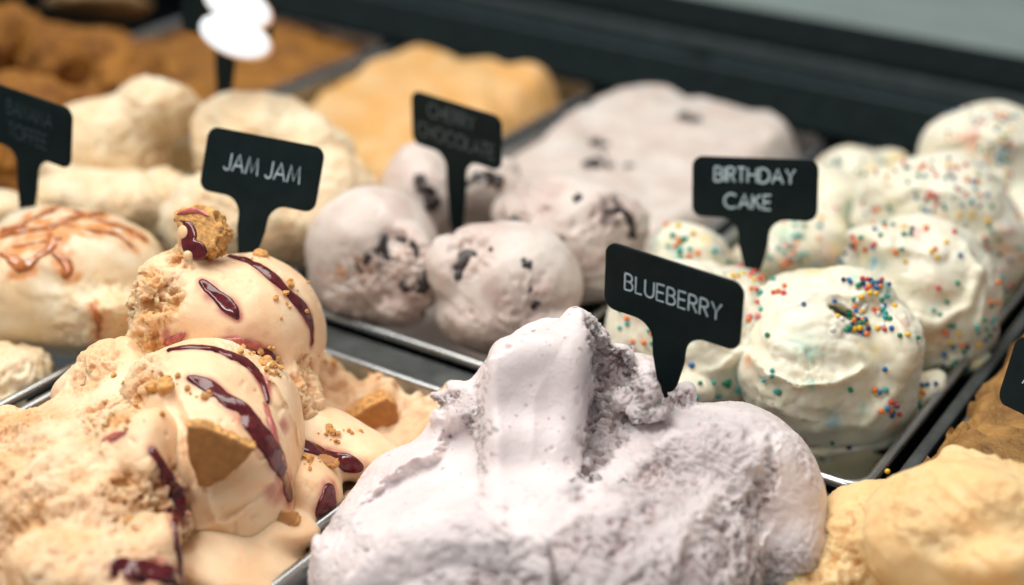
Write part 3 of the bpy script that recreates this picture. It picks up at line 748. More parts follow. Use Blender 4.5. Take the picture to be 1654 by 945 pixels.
# ------------------------------------------------------------------ generic soft scoops
def scoop(prims, h, mat, label, seed, group=None, rough=None, amp=.003, gentle=.002, floor=-.05, base_rough=0, colors=None, name='ice_cream_scoop', cat='ice cream scoop', stri=None, big=.010, relief=None):
    return finish(name, sculpt(solid(prims, h, floor=floor), rough, amp, gentle, seed, 1, stri, big, colors, base_rough, relief), mat, label, cat, group)
def folds(seed, amp=.0012, axis=(0.3, 0.2, 1.0), freq=.016):
    amp = amp * .55
    ax = np.array(axis); ax = ax / np.linalg.norm(ax)
    def fn(V, N):
        t = V @ ax / freq + 1.6 * noise(V, .03, seed) + .5 * noise(V, .012, seed + 1)
        s = t - np.floor(t)
        return amp * (sstep(0, .25, s) - sstep(.25, 1, s)) * sstep(-.2, .5, noise(V, .028, seed + 2))
    return fn

# BIRTHDAY CAKE scoops
PAL = [(.85, .35, .12), (.10, .50, .36), (.12, .40, .55), (.85, .62, .15), (.80, .30, .28), (.25, .60, .50)]
def bday_col(seed, n=46, box=None):
    def fn(V, N, D, m):
        C = no_stain(V); r = np.random.default_rng(seed)
        for i in range(n):
            p = V[r.integers(len(V))]; a = r.normal(size=3); a /= np.linalg.norm(a); b = r.normal(size=3); b -= a * (a @ b); b /= np.linalg.norm(b)
            q = V - p; s = r.uniform(.002, .0055)
            mm = np.exp(-((q @ a) / (s * 2.2)) ** 2 - ((q @ b) / s) ** 2 - ((q @ np.cross(a, b)) / (s * 1.5)) ** 2)
            put_stain_shade(C, r.uniform(.35, .8) * mm * (.7 + .6 * noise(V, .003, i)), PAL[r.integers(len(PAL))])
        return C
    return fn
bf = -.055
def bscoop(px, py, d, r, rd, extra, label, seed, h=.0014, floor=bf, lips=(), **k):
    def rel(V):
        x, y = ragged(V, 4, seed); r = 0 * x
        for pts, a, w in lips: r = r + a * np.exp(-(linesd(x, y, pts) / w) ** 2)
        return r
    pr = [(px, py, d, r, r * .92, rd, 0, 0), (px, py + r * .48, d + .006, r * .92, r * .52, rd * .95, 0, .006)] + extra
    return scoop(pr, h, M_bday, label, seed, 'birthday cake scoops under sprinkles', lambda V: .42 * sstep(-.1, .5, noise(V, .022, seed)), .0036, .0024, floor, .10, bday_col(seed), stri=folds(seed, .0016), relief=rel, **k)
b1 = bscoop(1335, 575, .826, 152, .050, [(1385, 470, .81, 62, 36, .022, -20, .004), (1358, 506, .795, 34, 8, .012, -24, .004, 's'), (1300, 602, .775, 70, 8, .008, 4, .006, 's'), (1430, 560, .80, 60, 74, .024, -24, .0018), (1290, 600, .80, 100, 96, .03, 10, .010),
                                       (1400, 680, .825, 70, 30, .024, 24, .004), (1270, 500, .835, 70, 50, .03, 20, .012)],
            'front birthday cake scoop, largest, with a sprinkle filled hollow on top', 31, lips=[([(1205, 575), (1235, 606), (1290, 626), (1345, 622), (1392, 598)], .0042, 8), ([(1215, 560), (1290, 590), (1370, 585)], -.0025, 12), ([(1400, 470), (1450, 520), (1470, 570), (1440, 640), (1395, 690)], .0040, 9), ([(1390, 540), (1430, 590), (1400, 650)], -.0028, 13),
            ([(1260, 500), (1320, 470), (1400, 480)], .003, 8), ([(1240, 660), (1300, 690), (1370, 690)], .0022, 10)])
b2 = bscoop(1478, 470, .885, 132, .048, [(1540, 500, .865, 60, 84, .026, 8, .002), (1440, 400, .87, 80, 34, .024, -16, .004), (1530, 575, .87, 66, 26, .02, 18, .005)],
            'birthday cake scoop directly behind the front one, resting on the pan edge', 32, lips=[([(1420, 470), (1455, 515), (1510, 530), (1560, 500), (1580, 440)], .0045, 9), ([(1430, 440), (1470, 480), (1530, 490)], -.0030, 13), ([(1560, 400), (1590, 460), (1585, 530)], .0035, 9), ([(1370, 430), (1440, 400), (1520, 410)], .003, 9)])
b3 = bscoop(1510, 360, .955, 128, .048, [(1580, 400, .95, 80, 84, .04, 0, .005), (1450, 300, .95, 70, 36, .03, 10, .006)], 'third birthday cake scoop back along the right side', 33, h=.0018, lips=[([(1420, 330), (1480, 300), (1560, 320), (1600, 370)], .0045, 11), ([(1480, 380), (1550, 400), (1620, 380)], .004, 11), ([(1590, 420), (1620, 470)], .004, 10)])
b4 = bscoop(1600, 275, 1.035, 118, .050, [(1545, 230, 1.03, 56, 40, .03, 10, .006), (1640, 380, 1.0, 60, 90, .04, 0, .006)], 'rearmost birthday cake scoop in the upper right corner', 34, h=.0022, lips=[([(1530, 230), (1580, 215), (1640, 235)], .005, 12), ([(1560, 300), (1620, 290)], .005, 12)])
b5 = bscoop(1110, 545, .842, 138, .050, [(1180, 470, .865, 54, 40, .028, 10, .005), (1060, 470, .84, 60, 46, .03, 0, .005), (1110, 630, .80, 50, 30, .02, -10, .004)],
            'birthday cake scoop half hidden behind the BLUEBERRY tag', 35, lips=[([(1000, 500), (1060, 520), (1100, 580)], .004, 10), ([(1205, 470), (1225, 520), (1200, 580)], .0035, 9), ([(1110, 600), (1160, 600), (1200, 570)], .003, 9)])
b6 = bscoop(1115, 425, .900, 66, .034, [(1090, 385, .90, 26, 22, .014, 0, .006)], 'small sprinkled birthday cake lump left of the BIRTHDAY CAKE tag stem', 36, h=.0018)
b7 = bscoop(1290, 400, .985, 86, .040, [(1330, 330, 1.02, 80, 60, .04, 0, .008), (1240, 420, .95, 60, 40, .03, 0, .006)], 'blurred birthday cake scoop right of the BIRTHDAY CAKE tag', 37, h=.0022)
b8 = bscoop(1375, 305, 1.075, 74, .040, [(1330, 340, 1.05, 60, 50, .03, 0, .006), (1420, 270, 1.08, 50, 30, .02, 10, .005)], 'small rear birthday cake scoop beside the black wall', 38, h=.0022)
fringe = scoop([(1480, 640, .835, 60, 26, .02, 40, 0), (1440, 690, .825, 60, 18, .016, 30, .006), (1560, 590, .87, 40, 14, .014, 24, .005), (1350, 722, .815, 90, 12, .012, 6, .005)], .0014, M_bday,
               'thin melted birthday cake ice cream around the foot of the scoops', 39, None, None, .002, .002, -.07, .3, bday_col(39, 14), name='melted_ice_cream', cat='ice cream')
tag(lump('ice_cream_drop', at(1436, 728, -.055), .0085, M_bday, None, 4, .2, (1.3, .8, .25)), 'small melted white drop on the bare pan corner', 'ice cream')
stamp('birthday')

# sprinkles
sm = []
for i, m in enumerate(SPR):
    bm = bmesh.new(); bmesh.ops.create_icosphere(bm, subdivisions=2, radius=1)
    me = bpy.data.meshes.new('sprinkle'); bm.to_mesh(me); bm.free(); me.materials.append(m)
    me.polygons.foreach_set('use_smooth', [True] * len(me.polygons)); sm.append(me)
NSP = [0]
def sprinkle(p, n, r, ci, parent):
    o = bpy.data.objects.new('sprinkle', sm[ci]); COL.objects.link(o)
    o.parent = parent; o.location = Vector(p + n * r * .55) - parent.location; o.scale = (r, r, r * random.uniform(.85, 1.1)); NSP[0] += 1
def cluster(obj, spec, seed, r=.00145):
    rs = random.Random(seed)
    for (cx, cy, sx, sy, n, cols) in spec:
        for _ in range(n):
            px, py = rs.gauss(cx, sx), rs.gauss(cy, sy); h = hit([obj], px, py)
            if h: sprinkle(h[0], h[1], r * rs.uniform(.85, 1.1), rs.choice(cols), obj)
O_, G_, B_, Y_, R_, T_, W_, P_, K_ = range(9)
MIX = [O_, G_, B_, B_, Y_, R_, T_, P_, O_, K_, G_]
cluster(b1, [(1395, 518, 16, 13, 16, [O_, O_, G_, G_, R_, Y_, B_]), (1385, 528, 26, 8, 14, [G_, K_, B_, W_, G_]), (1415, 468, 10, 8, 9, [Y_, B_, O_, R_]), (1395, 456, 16, 5, 14, [G_, B_, O_, K_, R_]),
             (1372, 512, 8, 10, 7, [G_, B_, Y_]), (1432, 500, 8, 18, 9, [B_, G_, T_, Y_]), (1440, 540, 22, 10, 4, [B_, G_, Y_]), (1400, 500, 12, 8, 8, [W_, P_, W_]), (1330, 490, 20, 8, 4, MIX),
             (1373, 629, 2, 2, 2, [G_]), (1245, 606, 6, 4, 3, [B_, T_, G_]), (1260, 630, 5, 4, 2, [T_, G_]), (1418, 632, 7, 4, 5, [O_, T_, B_, Y_]), (1440, 665, 8, 8, 6, [B_, T_, O_]), (1445, 640, 8, 12, 4, [P_, R_]),
             (1240, 470, 20, 12, 7, [T_, G_, R_, O_]), (1350, 720, 20, 5, 4, [K_, G_, P_, B_]), (1300, 540, 60, 40, 3, MIX)], 41)
cluster(b2, [(1355, 420, 10, 8, 9, [B_, B_, O_, K_, G_]), (1395, 395, 22, 9, 12, [R_, O_, B_, G_, K_]), (1460, 365, 40, 12, 12, MIX), (1450, 405, 12, 6, 3, [G_, Y_, O_]), (1518, 415, 8, 18, 4, [Y_, O_, P_]),
             (1590, 530, 9, 14, 9, [B_, T_, G_, B_]), (1530, 530, 8, 8, 5, [O_, G_, P_]), (1550, 550, 8, 6, 4, [Y_, O_]), (1545, 570, 10, 10, 6, [B_, K_, G_]), (1600, 480, 16, 30, 5, [B_, T_, O_]), (1490, 455, 40, 30, 6, MIX)], 42)
cluster(fringe, [(1482, 640, 16, 12, 16, [B_, G_, R_, W_, Y_, P_, K_]), (1470, 655, 10, 12, 8, [B_, G_, O_]), (1400, 715, 40, 6, 8, [O_, B_, T_]), (1545, 600, 14, 6, 6, [T_, G_, Y_])], 43)
cluster(b5, [(1205, 440, 22, 10, 12, [O_, Y_, R_, G_, T_]), (1230, 460, 12, 10, 6, [O_, Y_, R_]), (1030, 540, 25, 30, 9, [O_, G_, T_, B_]), (1020, 490, 25, 20, 6, [O_, T_, Y_]), (1118, 588, 6, 4, 3, [B_, K_]),
             (1175, 615, 8, 14, 4, [G_, T_]), (1220, 500, 12, 24, 7, [R_, P_, O_, Y_]), (1140, 625, 30, 10, 5, [T_, G_, O_])], 44)
cluster(b6, [(1092, 385, 14, 12, 12, [G_, G_, O_, T_, Y_]), (1120, 415, 24, 12, 8, [O_, T_, G_])], 45, .0016)
bpy.context.view_layer.update()
def stuff_sprinkles(obj, spec, seed, r=.0014):
    rs = random.Random(seed)
    for (cx, cy, sx, sy, n, cols) in spec:
        per = {}
        for _ in range(n):
            h = hit([obj], rs.gauss(cx, sx), rs.gauss(cy, sy))
            if h and (h[4] is obj): per.setdefault(rs.choice(cols), []).append((h[0], h[1]))
    # one part per scoop: all colours joined
    bm = bmesh.new(); mats = []; idx = []
    for (cx, cy, sx, sy, n, cols) in spec:
        for _ in range(n):
            h = hit([obj], rs.gauss(cx, sx), rs.gauss(cy, sy))
            if not h: continue
            ci = rs.choice(cols); nf = len(bm.faces)
            rr = bmesh.ops.create_icosphere(bm, subdivisions=1, radius=r * rs.uniform(.8, 1.15))
            for v in rr['verts']: v.co += Vector(h[0] + h[1] * r * .5)
            bm.faces.ensure_lookup_table()
            for fc in bm.faces[nf:]: fc.material_index = ci; fc.smooth = True
    me = bpy.data.meshes.new('sprinkles'); bm.to_mesh(me); bm.free()
    for m in SPR: me.materials.append(m)
    o = link('sprinkles', me); child(o, obj); o['kind'] = 'stuff'
stuff_sprinkles(b3, [(1490, 275, 40, 10, 30, MIX), (1560, 300, 24, 22, 22, [O_, R_, Y_, B_, T_]), (1400, 350, 20, 24, 14, [G_, B_, T_, O_]), (1520, 330, 40, 16, 12, MIX), (1560, 390, 40, 40, 26, MIX), (1480, 350, 60, 40, 16, MIX), (1600, 440, 30, 30, 20, MIX)], 51)
stuff_sprinkles(b4, [(1610, 190, 30, 8, 24, [P_, T_, B_, O_, W_]), (1620, 235, 12, 18, 26, [B_, Y_, O_, G_]), (1550, 225, 26, 18, 10, MIX), (1610, 300, 30, 40, 14, MIX), (1640, 420, 14, 40, 18, [T_, B_, O_, G_])], 52)
stuff_sprinkles(b7, [(1270, 400, 24, 14, 26, [O_, R_, G_, T_]), (1310, 350, 30, 20, 10, MIX)], 53, .0018)
stuff_sprinkles(b8, [(1370, 270, 30, 14, 16, [T_, B_, G_, K_]), (1350, 330, 24, 20, 10, MIX)], 54, .0018)
for (px, py, z, ci, lb) in ((1433, 765, 0.0, Y_, 'yellow sprinkle lying on the front corner of the pan rim'), (1427, 718, -.045, O_, 'orange sprinkle on the melted drop in the bare pan corner')):
    p = at(px, py, z); o = bpy.data.objects.new('sprinkle', sm[ci]); COL.objects.link(o); o.location = p + np.array([0, 0, .0012]); o.scale = (.0014,) * 3; tag(o, lb, 'sprinkle')
for i, (px, py, ci, lb) in enumerate(((1328, 738, K_, 'dark sprinkle at the foot of the front birthday cake scoop'), (1338, 742, W_, 'white sprinkle at the foot of the front birthday cake scoop'), (1344, 732, G_, 'green sprinkle at the foot of the front birthday cake scoop'))):
    p = at(px, py, -.05); o = bpy.data.objects.new('sprinkle', sm[ci]); COL.objects.link(o); o.location = p; o.scale = (.0022,) * 3; tag(o, lb, 'sprinkle')
def flat_bed(x0, x1, y0, y1, z, mat, name, label, seed, h=.002, a=.004, extra=None, **k):
    def fn(P):
        q = a * noise(P, .05, seed) + a * .35 * noise(P, .015, seed + 1)
        if extra: q = q + extra(P)
        return q
    return bed(x0, x1, y0, y1, z, fn, h, mat, name, label, seed, **k)
stamp('sprinkles %d' % NSP[0])

# CHERRY CHOCOLATE
def cherry_col(regions, seed):
    def fn(V, N, D, m):
        C = no_stain(V); put_stain_shade(C, .35 * sstep(.1, .6, noise(V, .014, seed)), (.50, .33, .29))
        put_stain_shade(C, .3 * m * np.ones(len(V)), (.55, .38, .33))
        for (px, py, d, r, a, c) in regions: put_stain_shade(C, a * spot(V, px, py, d, r) * sstep(-.25, .3, noise(V, .005, seed + 1)), c)
        return C
    return fn
CH = (.06, .035, .035); OR = (.62, .28, .12)
c1 = scoop([(603, 408, .905, 110, 108, .042, 0, 0), (600, 470, .905, 98, 50, .040, -10, .008), (640, 500, .885, 50, 28, .02, -10, .004), (560, 490, .89, 46, 22, .02, -18, .004),
            (668, 430, .875, 44, 74, .02, 10, .003), (632, 385, .862, 22, 22, .008, 0, .003, 's')], .0015, M_cherry, 'smooth round cherry chocolate scoop at the pan\'s left, dark chocolate on its right', 61,
           'cherry chocolate scoops', lambda V: spots(V, [(655, 450, .87, 80, 1), (590, 470, .88, 70, .9), (560, 500, .88, 50, .7)]), .0035, .0015, -.05, .05, cherry_col([(545, 440, .87, 22, .7, OR), (600, 410, .87, 40, .3, CH), (585, 430, .87, 30, .4, OR), (640, 490, .87, 60, .5, (.45, .3, .26))], 61))
c2 = scoop([(822, 465, .868, 116, 106, .042, 0, 0), (800, 520, .866, 98, 48, .038, -8, .008), (730, 440, .855, 40, 60, .02, 8, .003), (860, 530, .85, 70, 34, .02, 14, .004), (800, 385, .86, 60, 20, .016, -4, .004)],
           .0015, M_cherry, 'front cherry chocolate scoop standing next to the blueberry mound', 62, 'cherry chocolate scoops', lambda V: spots(V, [(760, 420, .85, 60, .9), (860, 500, .84, 80, .6), (760, 540, .84, 60, .6)]), .003, .0016, -.05, .06,
           cherry_col([(750, 425, .85, 22, .6, CH), (820, 480, .83, 26, .3, (.5, .3, .3)), (780, 540, .84, 60, .4, (.5, .36, .32))], 62), stri=folds(5, .0012, (.5, 0, 1), .018))
c3 = scoop([(925, 385, .930, 112, 100, .045, 0, 0), (985, 365, .925, 66, 54, .03, -14, .004), (880, 340, .935, 90, 52, .035, 8, .008), (960, 430, .92, 70, 60, .03, 0, .008)], .0018, M_cherry,
           'wide folded cherry chocolate scoop behind, right of the tag stem', 63, 'cherry chocolate scoops', lambda V: spots(V, [(990, 370, .9, 70, 1), (840, 340, .91, 80, .8), (920, 400, .9, 60, .6)]), .003, .002, -.05, .08,
           cherry_col([(990, 345, .9, 40, .7, CH), (890, 400, .9, 30, .5, (.4, .22, .18)), (990, 400, .9, 24, .6, (.3, .18, .16))], 63), stri=folds(6, .002, (.2, .3, 1), .012))
c4 = scoop([(685, 320, .980, 74, 78, .040, 0, 0), (670, 262, .98, 32, 30, .02, 0, .008), (790, 315, .985, 70, 50, .035, 0, .010), (800, 275, .985, 40, 20, .02, 10, .006)], .002, M_cherry,
           'peaked cherry chocolate scoop behind the CHERRY CHOCOLATE tag', 64, 'cherry chocolate scoops', None, .003, .002, -.05, .2,
           cherry_col([(685, 300, .95, 18, .8, CH), (770, 290, .95, 22, .8, CH), (800, 285, .95, 26, .4, OR), (700, 330, .95, 30, .4, (.4, .22, .18))], 64))
# chocolate chunks
def chunk(objs, px, py, rpx, sd, flat=(1, 1, .45), parent=None):
    h = hit(objs, px, py)
    if h:
        q = Vector(h[1]).to_track_quat('Z', 'Y').to_euler()
        lump('chocolate_chunk', h[0] - h[1] * .0004, 1.35 * rpx * h[2] / FPX, M_choc, h[4], sd, .95, flat, 3, (q.x, q.y, q.z))
def choc(obj, pts, **k): ribbon('chocolate_streak', [obj], pts, M_choc, obj, .3, .0008, rag=.35, **k)
choc(c1, [(622, 380, 12), (618, 400, 20), (628, 420, 14)]); choc(c1, [(640, 385, 7), (664, 392, 12), (674, 410, 10)]); choc(c1, [(688, 440, 18), (684, 462, 24), (676, 470, 12)]); choc(c1, [(575, 428, 8), (584, 440, 10)])
choc(c2, [(742, 432, 20), (752, 420, 22), (762, 412, 12)]); choc(c2, [(738, 450, 8), (742, 440, 12)])
choc(c3, [(975, 345, 8), (1000, 338, 10), (1018, 356, 16), (1022, 380, 14)])
for i, (o_, px, py, r) in enumerate(((c1, 590, 420, 5), (c1, 660, 465, 7), (c1, 605, 405, 4), (c2, 850, 422, 6), (c2, 862, 490, 6), (c2, 790, 405, 4), (c2, 858, 470, 4), (c3, 905, 395, 8), (c3, 830, 355, 6), (c4, 684, 300, 10),
                                    (c4, 770, 292, 10), (c4, 800, 292, 9), (c4, 700, 330, 8), (c4, 660, 330, 6), (c3, 935, 320, 5))):
    chunk([o_], px, py, r, i)
lil = flat_bed(XS[3] + .009, XS[4] - .009, .78, YB1 - .004, .004, M_cherry, 'ice_cream', 'flat blurred lilac sheet of ice cream behind the cherry chocolate scoops', 8, .0022, .005,
               lambda P: .012 * sstep(.9, 1.0, P[:, 1]) - .05 * corner(P, XS[3], XS[4], YB1, .06) + .003 * noise(P, .04, 2) + .003 * noise(P, .018, 4) - .01 * sstep(.82, .79, P[:, 1]), colors=lambda P: cherry_col([], 8)(P, None, np.zeros(len(P)), np.zeros(len(P))) * np.array([1, 1, 1, .6]), soft=.022)
for px, py, r in ((965, 232, 12), (955, 265, 9), (985, 268, 8), (1015, 268, 7), (1110, 190, 10), (975, 250, 5)):
    chunk([lil], px, py, r, int(px))
flat_bed(XS[3] + .012, XS[4] - .012, YB0 + .02, .80, -.070, M_cherry, 'melted_ice_cream', 'thin cherry ice cream smeared on the pan floor under the scoops', 12, .003, .004,
         colors=lambda P: no_stain(P))
flat_bed(XS[4] + .012, XS[5] - .020, .70, YB1 - .02, -.062, M_bday, 'ice_cream', 'pale ice cream layer on the pan floor under the sprinkled scoops', 13, .003, .004, colors=lambda P: no_stain(P))
stamp('cherry')

# BANANA TOFFEE (left edge)
t1 = scoop([(125, 455, .872, 148, 118, .050, -6, 0), (40, 470, .865, 120, 100, .045, 0, .010), (150, 505, .86, 110, 60, .04, -4, .008), (60, 400, .87, 70, 66, .03, 0, .006), (180, 500, .835, 60, 30, .02, -10, .004)], .0018, M_toffee,
           'cream coloured scoop ribboned with caramel at the left edge', 71, None, lambda V: spots(V, [(170, 520, .84, 90, .7)]), .003, .002, -.05, .05,
           lambda V, N, D, m: (lambda C: (put_stain_shade(C, .5 * sstep(0, .5, noise(V, .016, 3)) , (.80, .56, .30)), C)[1])(no_stain(V)), stri=folds(9, .0018, (.4, .1, 1), .014))
t2 = scoop([(10, 345, .93, 60, 34, .03, 0, 0), (-30, 360, .93, 70, 50, .03, 0, .01)], .0022, M_toffee, 'small cream lump behind the banana toffee tag stem at the left edge', 72, None, None, .003, .002, -.05, .2, lambda V, N, D, m: no_stain(V))
t3 = scoop([(30, 610, .825, 52, 46, .026, -20, 0), (-20, 620, .82, 60, 60, .03, 0, .010), (60, 590, .83, 22, 26, .012, 0, .006), (20, 655, .80, 26, 14, .010, 20, .004)], .0016, M_toffee,
           'torn cream lump below the caramel scoop at the left edge', 73, None, None, .0045, .002, -.06, .6, lambda V, N, D, m: no_stain(V), name='ice_cream_lump', cat='ice cream')
for i, pts in enumerate(([(0, 382, 12), (40, 372, 12), (80, 368, 14), (120, 352, 10), (160, 345, 12), (205, 345, 10)], [(0, 410, 20), (20, 420, 20), (40, 432, 12), (64, 412, 14), (84, 398, 16), (80, 378, 10)],
                         [(95, 335, 8), (60, 350, 12), (30, 366, 10), (4, 372, 8)], [(84, 410, 8), (104, 420, 12), (112, 438, 12), (104, 446, 8)], [(120, 340, 8), (160, 356, 10), (210, 372, 12), (236, 388, 7)],
                         [(100, 362, 8), (140, 372, 10), (186, 378, 12), (214, 400, 8)], [(20, 400, 8), (60, 392, 10), (100, 385, 8)], [(150, 492, 6), (160, 520, 8), (158, 545, 6)], [(150, 335, 8), (190, 338, 9), (226, 352, 7)])):
    bleed([t1], pts, (.66, .25, .06), .95, 3.6); ribbon('caramel_streak', [t1], [(a, b, c * 1.0) for a, b, c in pts], M_caramel, t1, .16, .0008, sink=.12, rag=.5, seed=i)
# CREAM scoops, back row
def cscoop(pr, label, seed, br=.25):
    return scoop(pr, .0020, M_cream, label, seed, 'cream coloured scoops behind the JAM JAM tag', None, .0048, .004, -.05, br + .25, None, big=.018)
cscoop([(175, 240, 1.03, 100, 84, .045, 10, 0), (250, 180, 1.03, 74, 56, .035, 0, .008), (110, 280, 1.02, 60, 60, .035, 0, .010)], 'upper left cream scoop with a domed top', 81)
cscoop([(175, 340, .99, 110, 66, .04, 0, 0), (90, 330, .97, 50, 40, .03, 0, .008), (270, 330, .98, 40, 60, .03, 0, .008)], 'lower left cream scoop between the banana toffee tag and the cookie', 82)
cscoop([(420, 240, 1.01, 110, 88, .045, 0, 0), (380, 190, 1.01, 70, 40, .03, 0, .01), (500, 250, 1.0, 70, 66, .035, 0, .008)], 'upper cream scoop directly behind the JAM JAM tag', 83)
cscoop([(440, 350, .95, 150, 84, .045, 0, 0), (340, 360, .95, 80, 70, .035, 0, .008), (540, 300, .96, 80, 60, .03, -20, .008)], 'lower cream scoop sloping down to the cherry scoops', 84)
lump_h = empty
chunk([bpy.data.objects['ice_cream_scoop.%03d' % 0]] if 'ice_cream_scoop.000' in bpy.data.objects else [t1], 250, 262, 1, 1)
flat_bed(XS[2] + .012, XS[3] - .012, .65, .80, -.03, M_cream, 'ice_cream', 'cream ice cream filling the pan below the cream scoops', 14, .003, .005)
flat_bed(XS[2] + .009, XS[3] - .009, .76, YB1 - .006, -.002, M_peach, 'ice_cream', 'smooth blurred peach ice cream behind the CHERRY CHOCOLATE tag', 15, .003, .005, lambda P: .014 * sstep(.86, 1.0, P[:, 1]) - .05 * corner(P, XS[2], XS[3], YB1, .07) + .003 * noise(P, .045, 2) + .003 * noise(P, .02, 4), soft=.034)
# ORANGE pan, far left
OG = 'dark orange scoops at the top left'
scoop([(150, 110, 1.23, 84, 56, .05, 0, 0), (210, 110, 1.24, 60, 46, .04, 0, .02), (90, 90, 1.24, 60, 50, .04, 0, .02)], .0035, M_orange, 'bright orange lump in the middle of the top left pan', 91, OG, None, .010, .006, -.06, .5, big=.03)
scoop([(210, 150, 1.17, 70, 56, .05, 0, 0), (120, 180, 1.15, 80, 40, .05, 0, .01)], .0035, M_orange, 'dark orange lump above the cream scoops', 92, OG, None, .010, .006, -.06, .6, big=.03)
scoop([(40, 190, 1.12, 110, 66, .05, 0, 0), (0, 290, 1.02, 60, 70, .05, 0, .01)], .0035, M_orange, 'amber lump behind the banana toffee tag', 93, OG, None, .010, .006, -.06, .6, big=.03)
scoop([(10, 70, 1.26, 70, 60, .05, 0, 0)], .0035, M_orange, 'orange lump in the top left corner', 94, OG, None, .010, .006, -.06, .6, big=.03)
flat_bed(XS[1] + .009, XS[2] - .009, .62, YB1 - .01, -.004, M_orange, 'ice_cream', 'dark orange ice cream lying low around the oval reflection discs', 16, .004, .008)
scoop([(160, 8, 1.36, 90, 22, .04, 0, 0)], .004, M_tan, 'flat tan ice cream at the top edge left of the reflection discs', 95, None, None, .004, .003, -.08, .2, name='ice_cream', cat='ice cream')
# CUSTARD, bottom right
CG = 'yellow custard scoops at bottom right'
q1 = scoop([(1560, 870, .655, 165, 132, .045, 0, 0), (1560, 800, .665, 70, 56, .03, 0, .008), (1545, 738, .672, 22, 18, .012, 0, .006), (1640, 830, .65, 100, 90, .04, 0, .008), (1600, 900, .625, 100, 60, .03, 0, .004)], .0014, M_custard,
           'larger yellow custard scoop with a small peak on top', 96, CG, lambda V: .45 * sstep(-.1, .45, noise(V, .024, 4)), .0032, .0035, -.05, .05, stri=folds(12, .0018, (.3, .5, 1), .013))
q2 = scoop([(1400, 880, .685, 96, 96, .04, 20, 0), (1460, 820, .68, 60, 48, .03, 10, .008), (1330, 940, .675, 80, 56, .03, 20, .008), (1290, 950, .67, 40, 40, .02, 0, .006)], .0014, M_custard,
           'ragged custard scoop touching the right flank of the blueberry mound', 97, CG, lambda V: spots(V, [(1330, 900, .66, 90, .9), (1400, 850, .67, 60, .7)]), .0055, .003, -.05, .15)
flat_bed(XR + .010, XR + .18, .30, YF1 - .006, -.03, M_custard, 'ice_cream', 'custard ice cream in the pan under the yellow scoops', 17, .003, .005)
# BROWN, right
def brown_extra(P): return .007 * noise(P, .03, 4) + .004 * np.abs(noise(P, .012, 5)) + .01 * sstep(XR + .03, XR + .012, P[:, 0]) * noise(P, .01, 6)
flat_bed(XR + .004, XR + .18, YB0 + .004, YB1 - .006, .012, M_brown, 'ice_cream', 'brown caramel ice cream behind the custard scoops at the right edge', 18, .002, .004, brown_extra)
stamp('others')

# ------------------------------------------------------------------ tags
GL = {}
def arc(cx, cy, rx, ry, a0, a1, n=14): return [(cx + rx * math.cos(math.radians(a0 + (a1 - a0) * i / n)), cy + ry * math.sin(math.radians(a0 + (a1 - a0) * i / n))) for i in range(n + 1)]
GL['A'] = (.78, [[(0, 0), (.39, 1), (.78, 0)], [(.14, .34), (.64, .34)]])
GL['B'] = (.55, [[(0, 0), (0, 1)], [(0, 1), (.25, 1)] + arc(.25, .765, .24, .235, 90, -90) + [(0, .53)], [(0, .53), (.28, .53)] + arc(.28, .265, .27, .265, 90, -90) + [(0, 0)]])
GL['C'] = (.86, [arc(.50, .5, .50, .5, 48, 312, 24)])
GL['D'] = (.72, [[(0, 0), (0, 1)], [(0, 1), (.24, 1)] + arc(.24, .5, .48, .5, 90, -90, 20) + [(0, 0)]])
GL['E'] = (.50, [[(.50, 1), (0, 1), (0, 0), (.50, 0)], [(0, .52), (.46, .52)]])
GL['F'] = (.48, [[(.48, 1), (0, 1), (0, 0)], [(0, .52), (.44, .52)]])
GL['H'] = (.66, [[(0, 0), (0, 1)], [(.66, 0), (.66, 1)], [(0, .53), (.66, .53)]])
GL['I'] = (.0, [[(0, 0), (0, 1)]])
GL['J'] = (.42, [[(.42, 1), (.42, .24)] + arc(.20, .22, .22, .22, 0, -165, 12)])
GL['K'] = (.60, [[(0, 0), (0, 1)], [(.54, 1), (0, .48)], [(.16, .62), (.60, 0)]])
GL['L'] = (.44, [[(0, 1), (0, 0), (.44, 0)]])
GL['M'] = (.86, [[(0, 0), (.12, 1), (.43, .12), (.74, 1), (.86, 0)]])
GL['N'] = (.68, [[(0, 0), (0, 1), (.68, 0), (.68, 1)]])
GL['O'] = (1.0, [arc(.5, .5, .5, .5, 0, 360, 32)])
GL['R'] = (.54, [[(0, 0), (0, 1)], [(0, 1), (.26, 1)] + arc(.26, .75, .25, .25, 90, -90) + [(0, .5)], [(.24, .5), (.54, 0)]])
GL['T'] = (.54, [[(0, 1), (.54, 1)], [(.27, 1), (.27, 0)]])
GL['U'] = (.60, [[(0, 1), (0, .3)] + arc(.30, .30, .30, .30, 180, 360, 16) + [(.60, 1)]])
GL['Y'] = (.64, [[(0, 1), (.32, .46), (.64, 1)], [(.32, .46), (.32, 0)]])
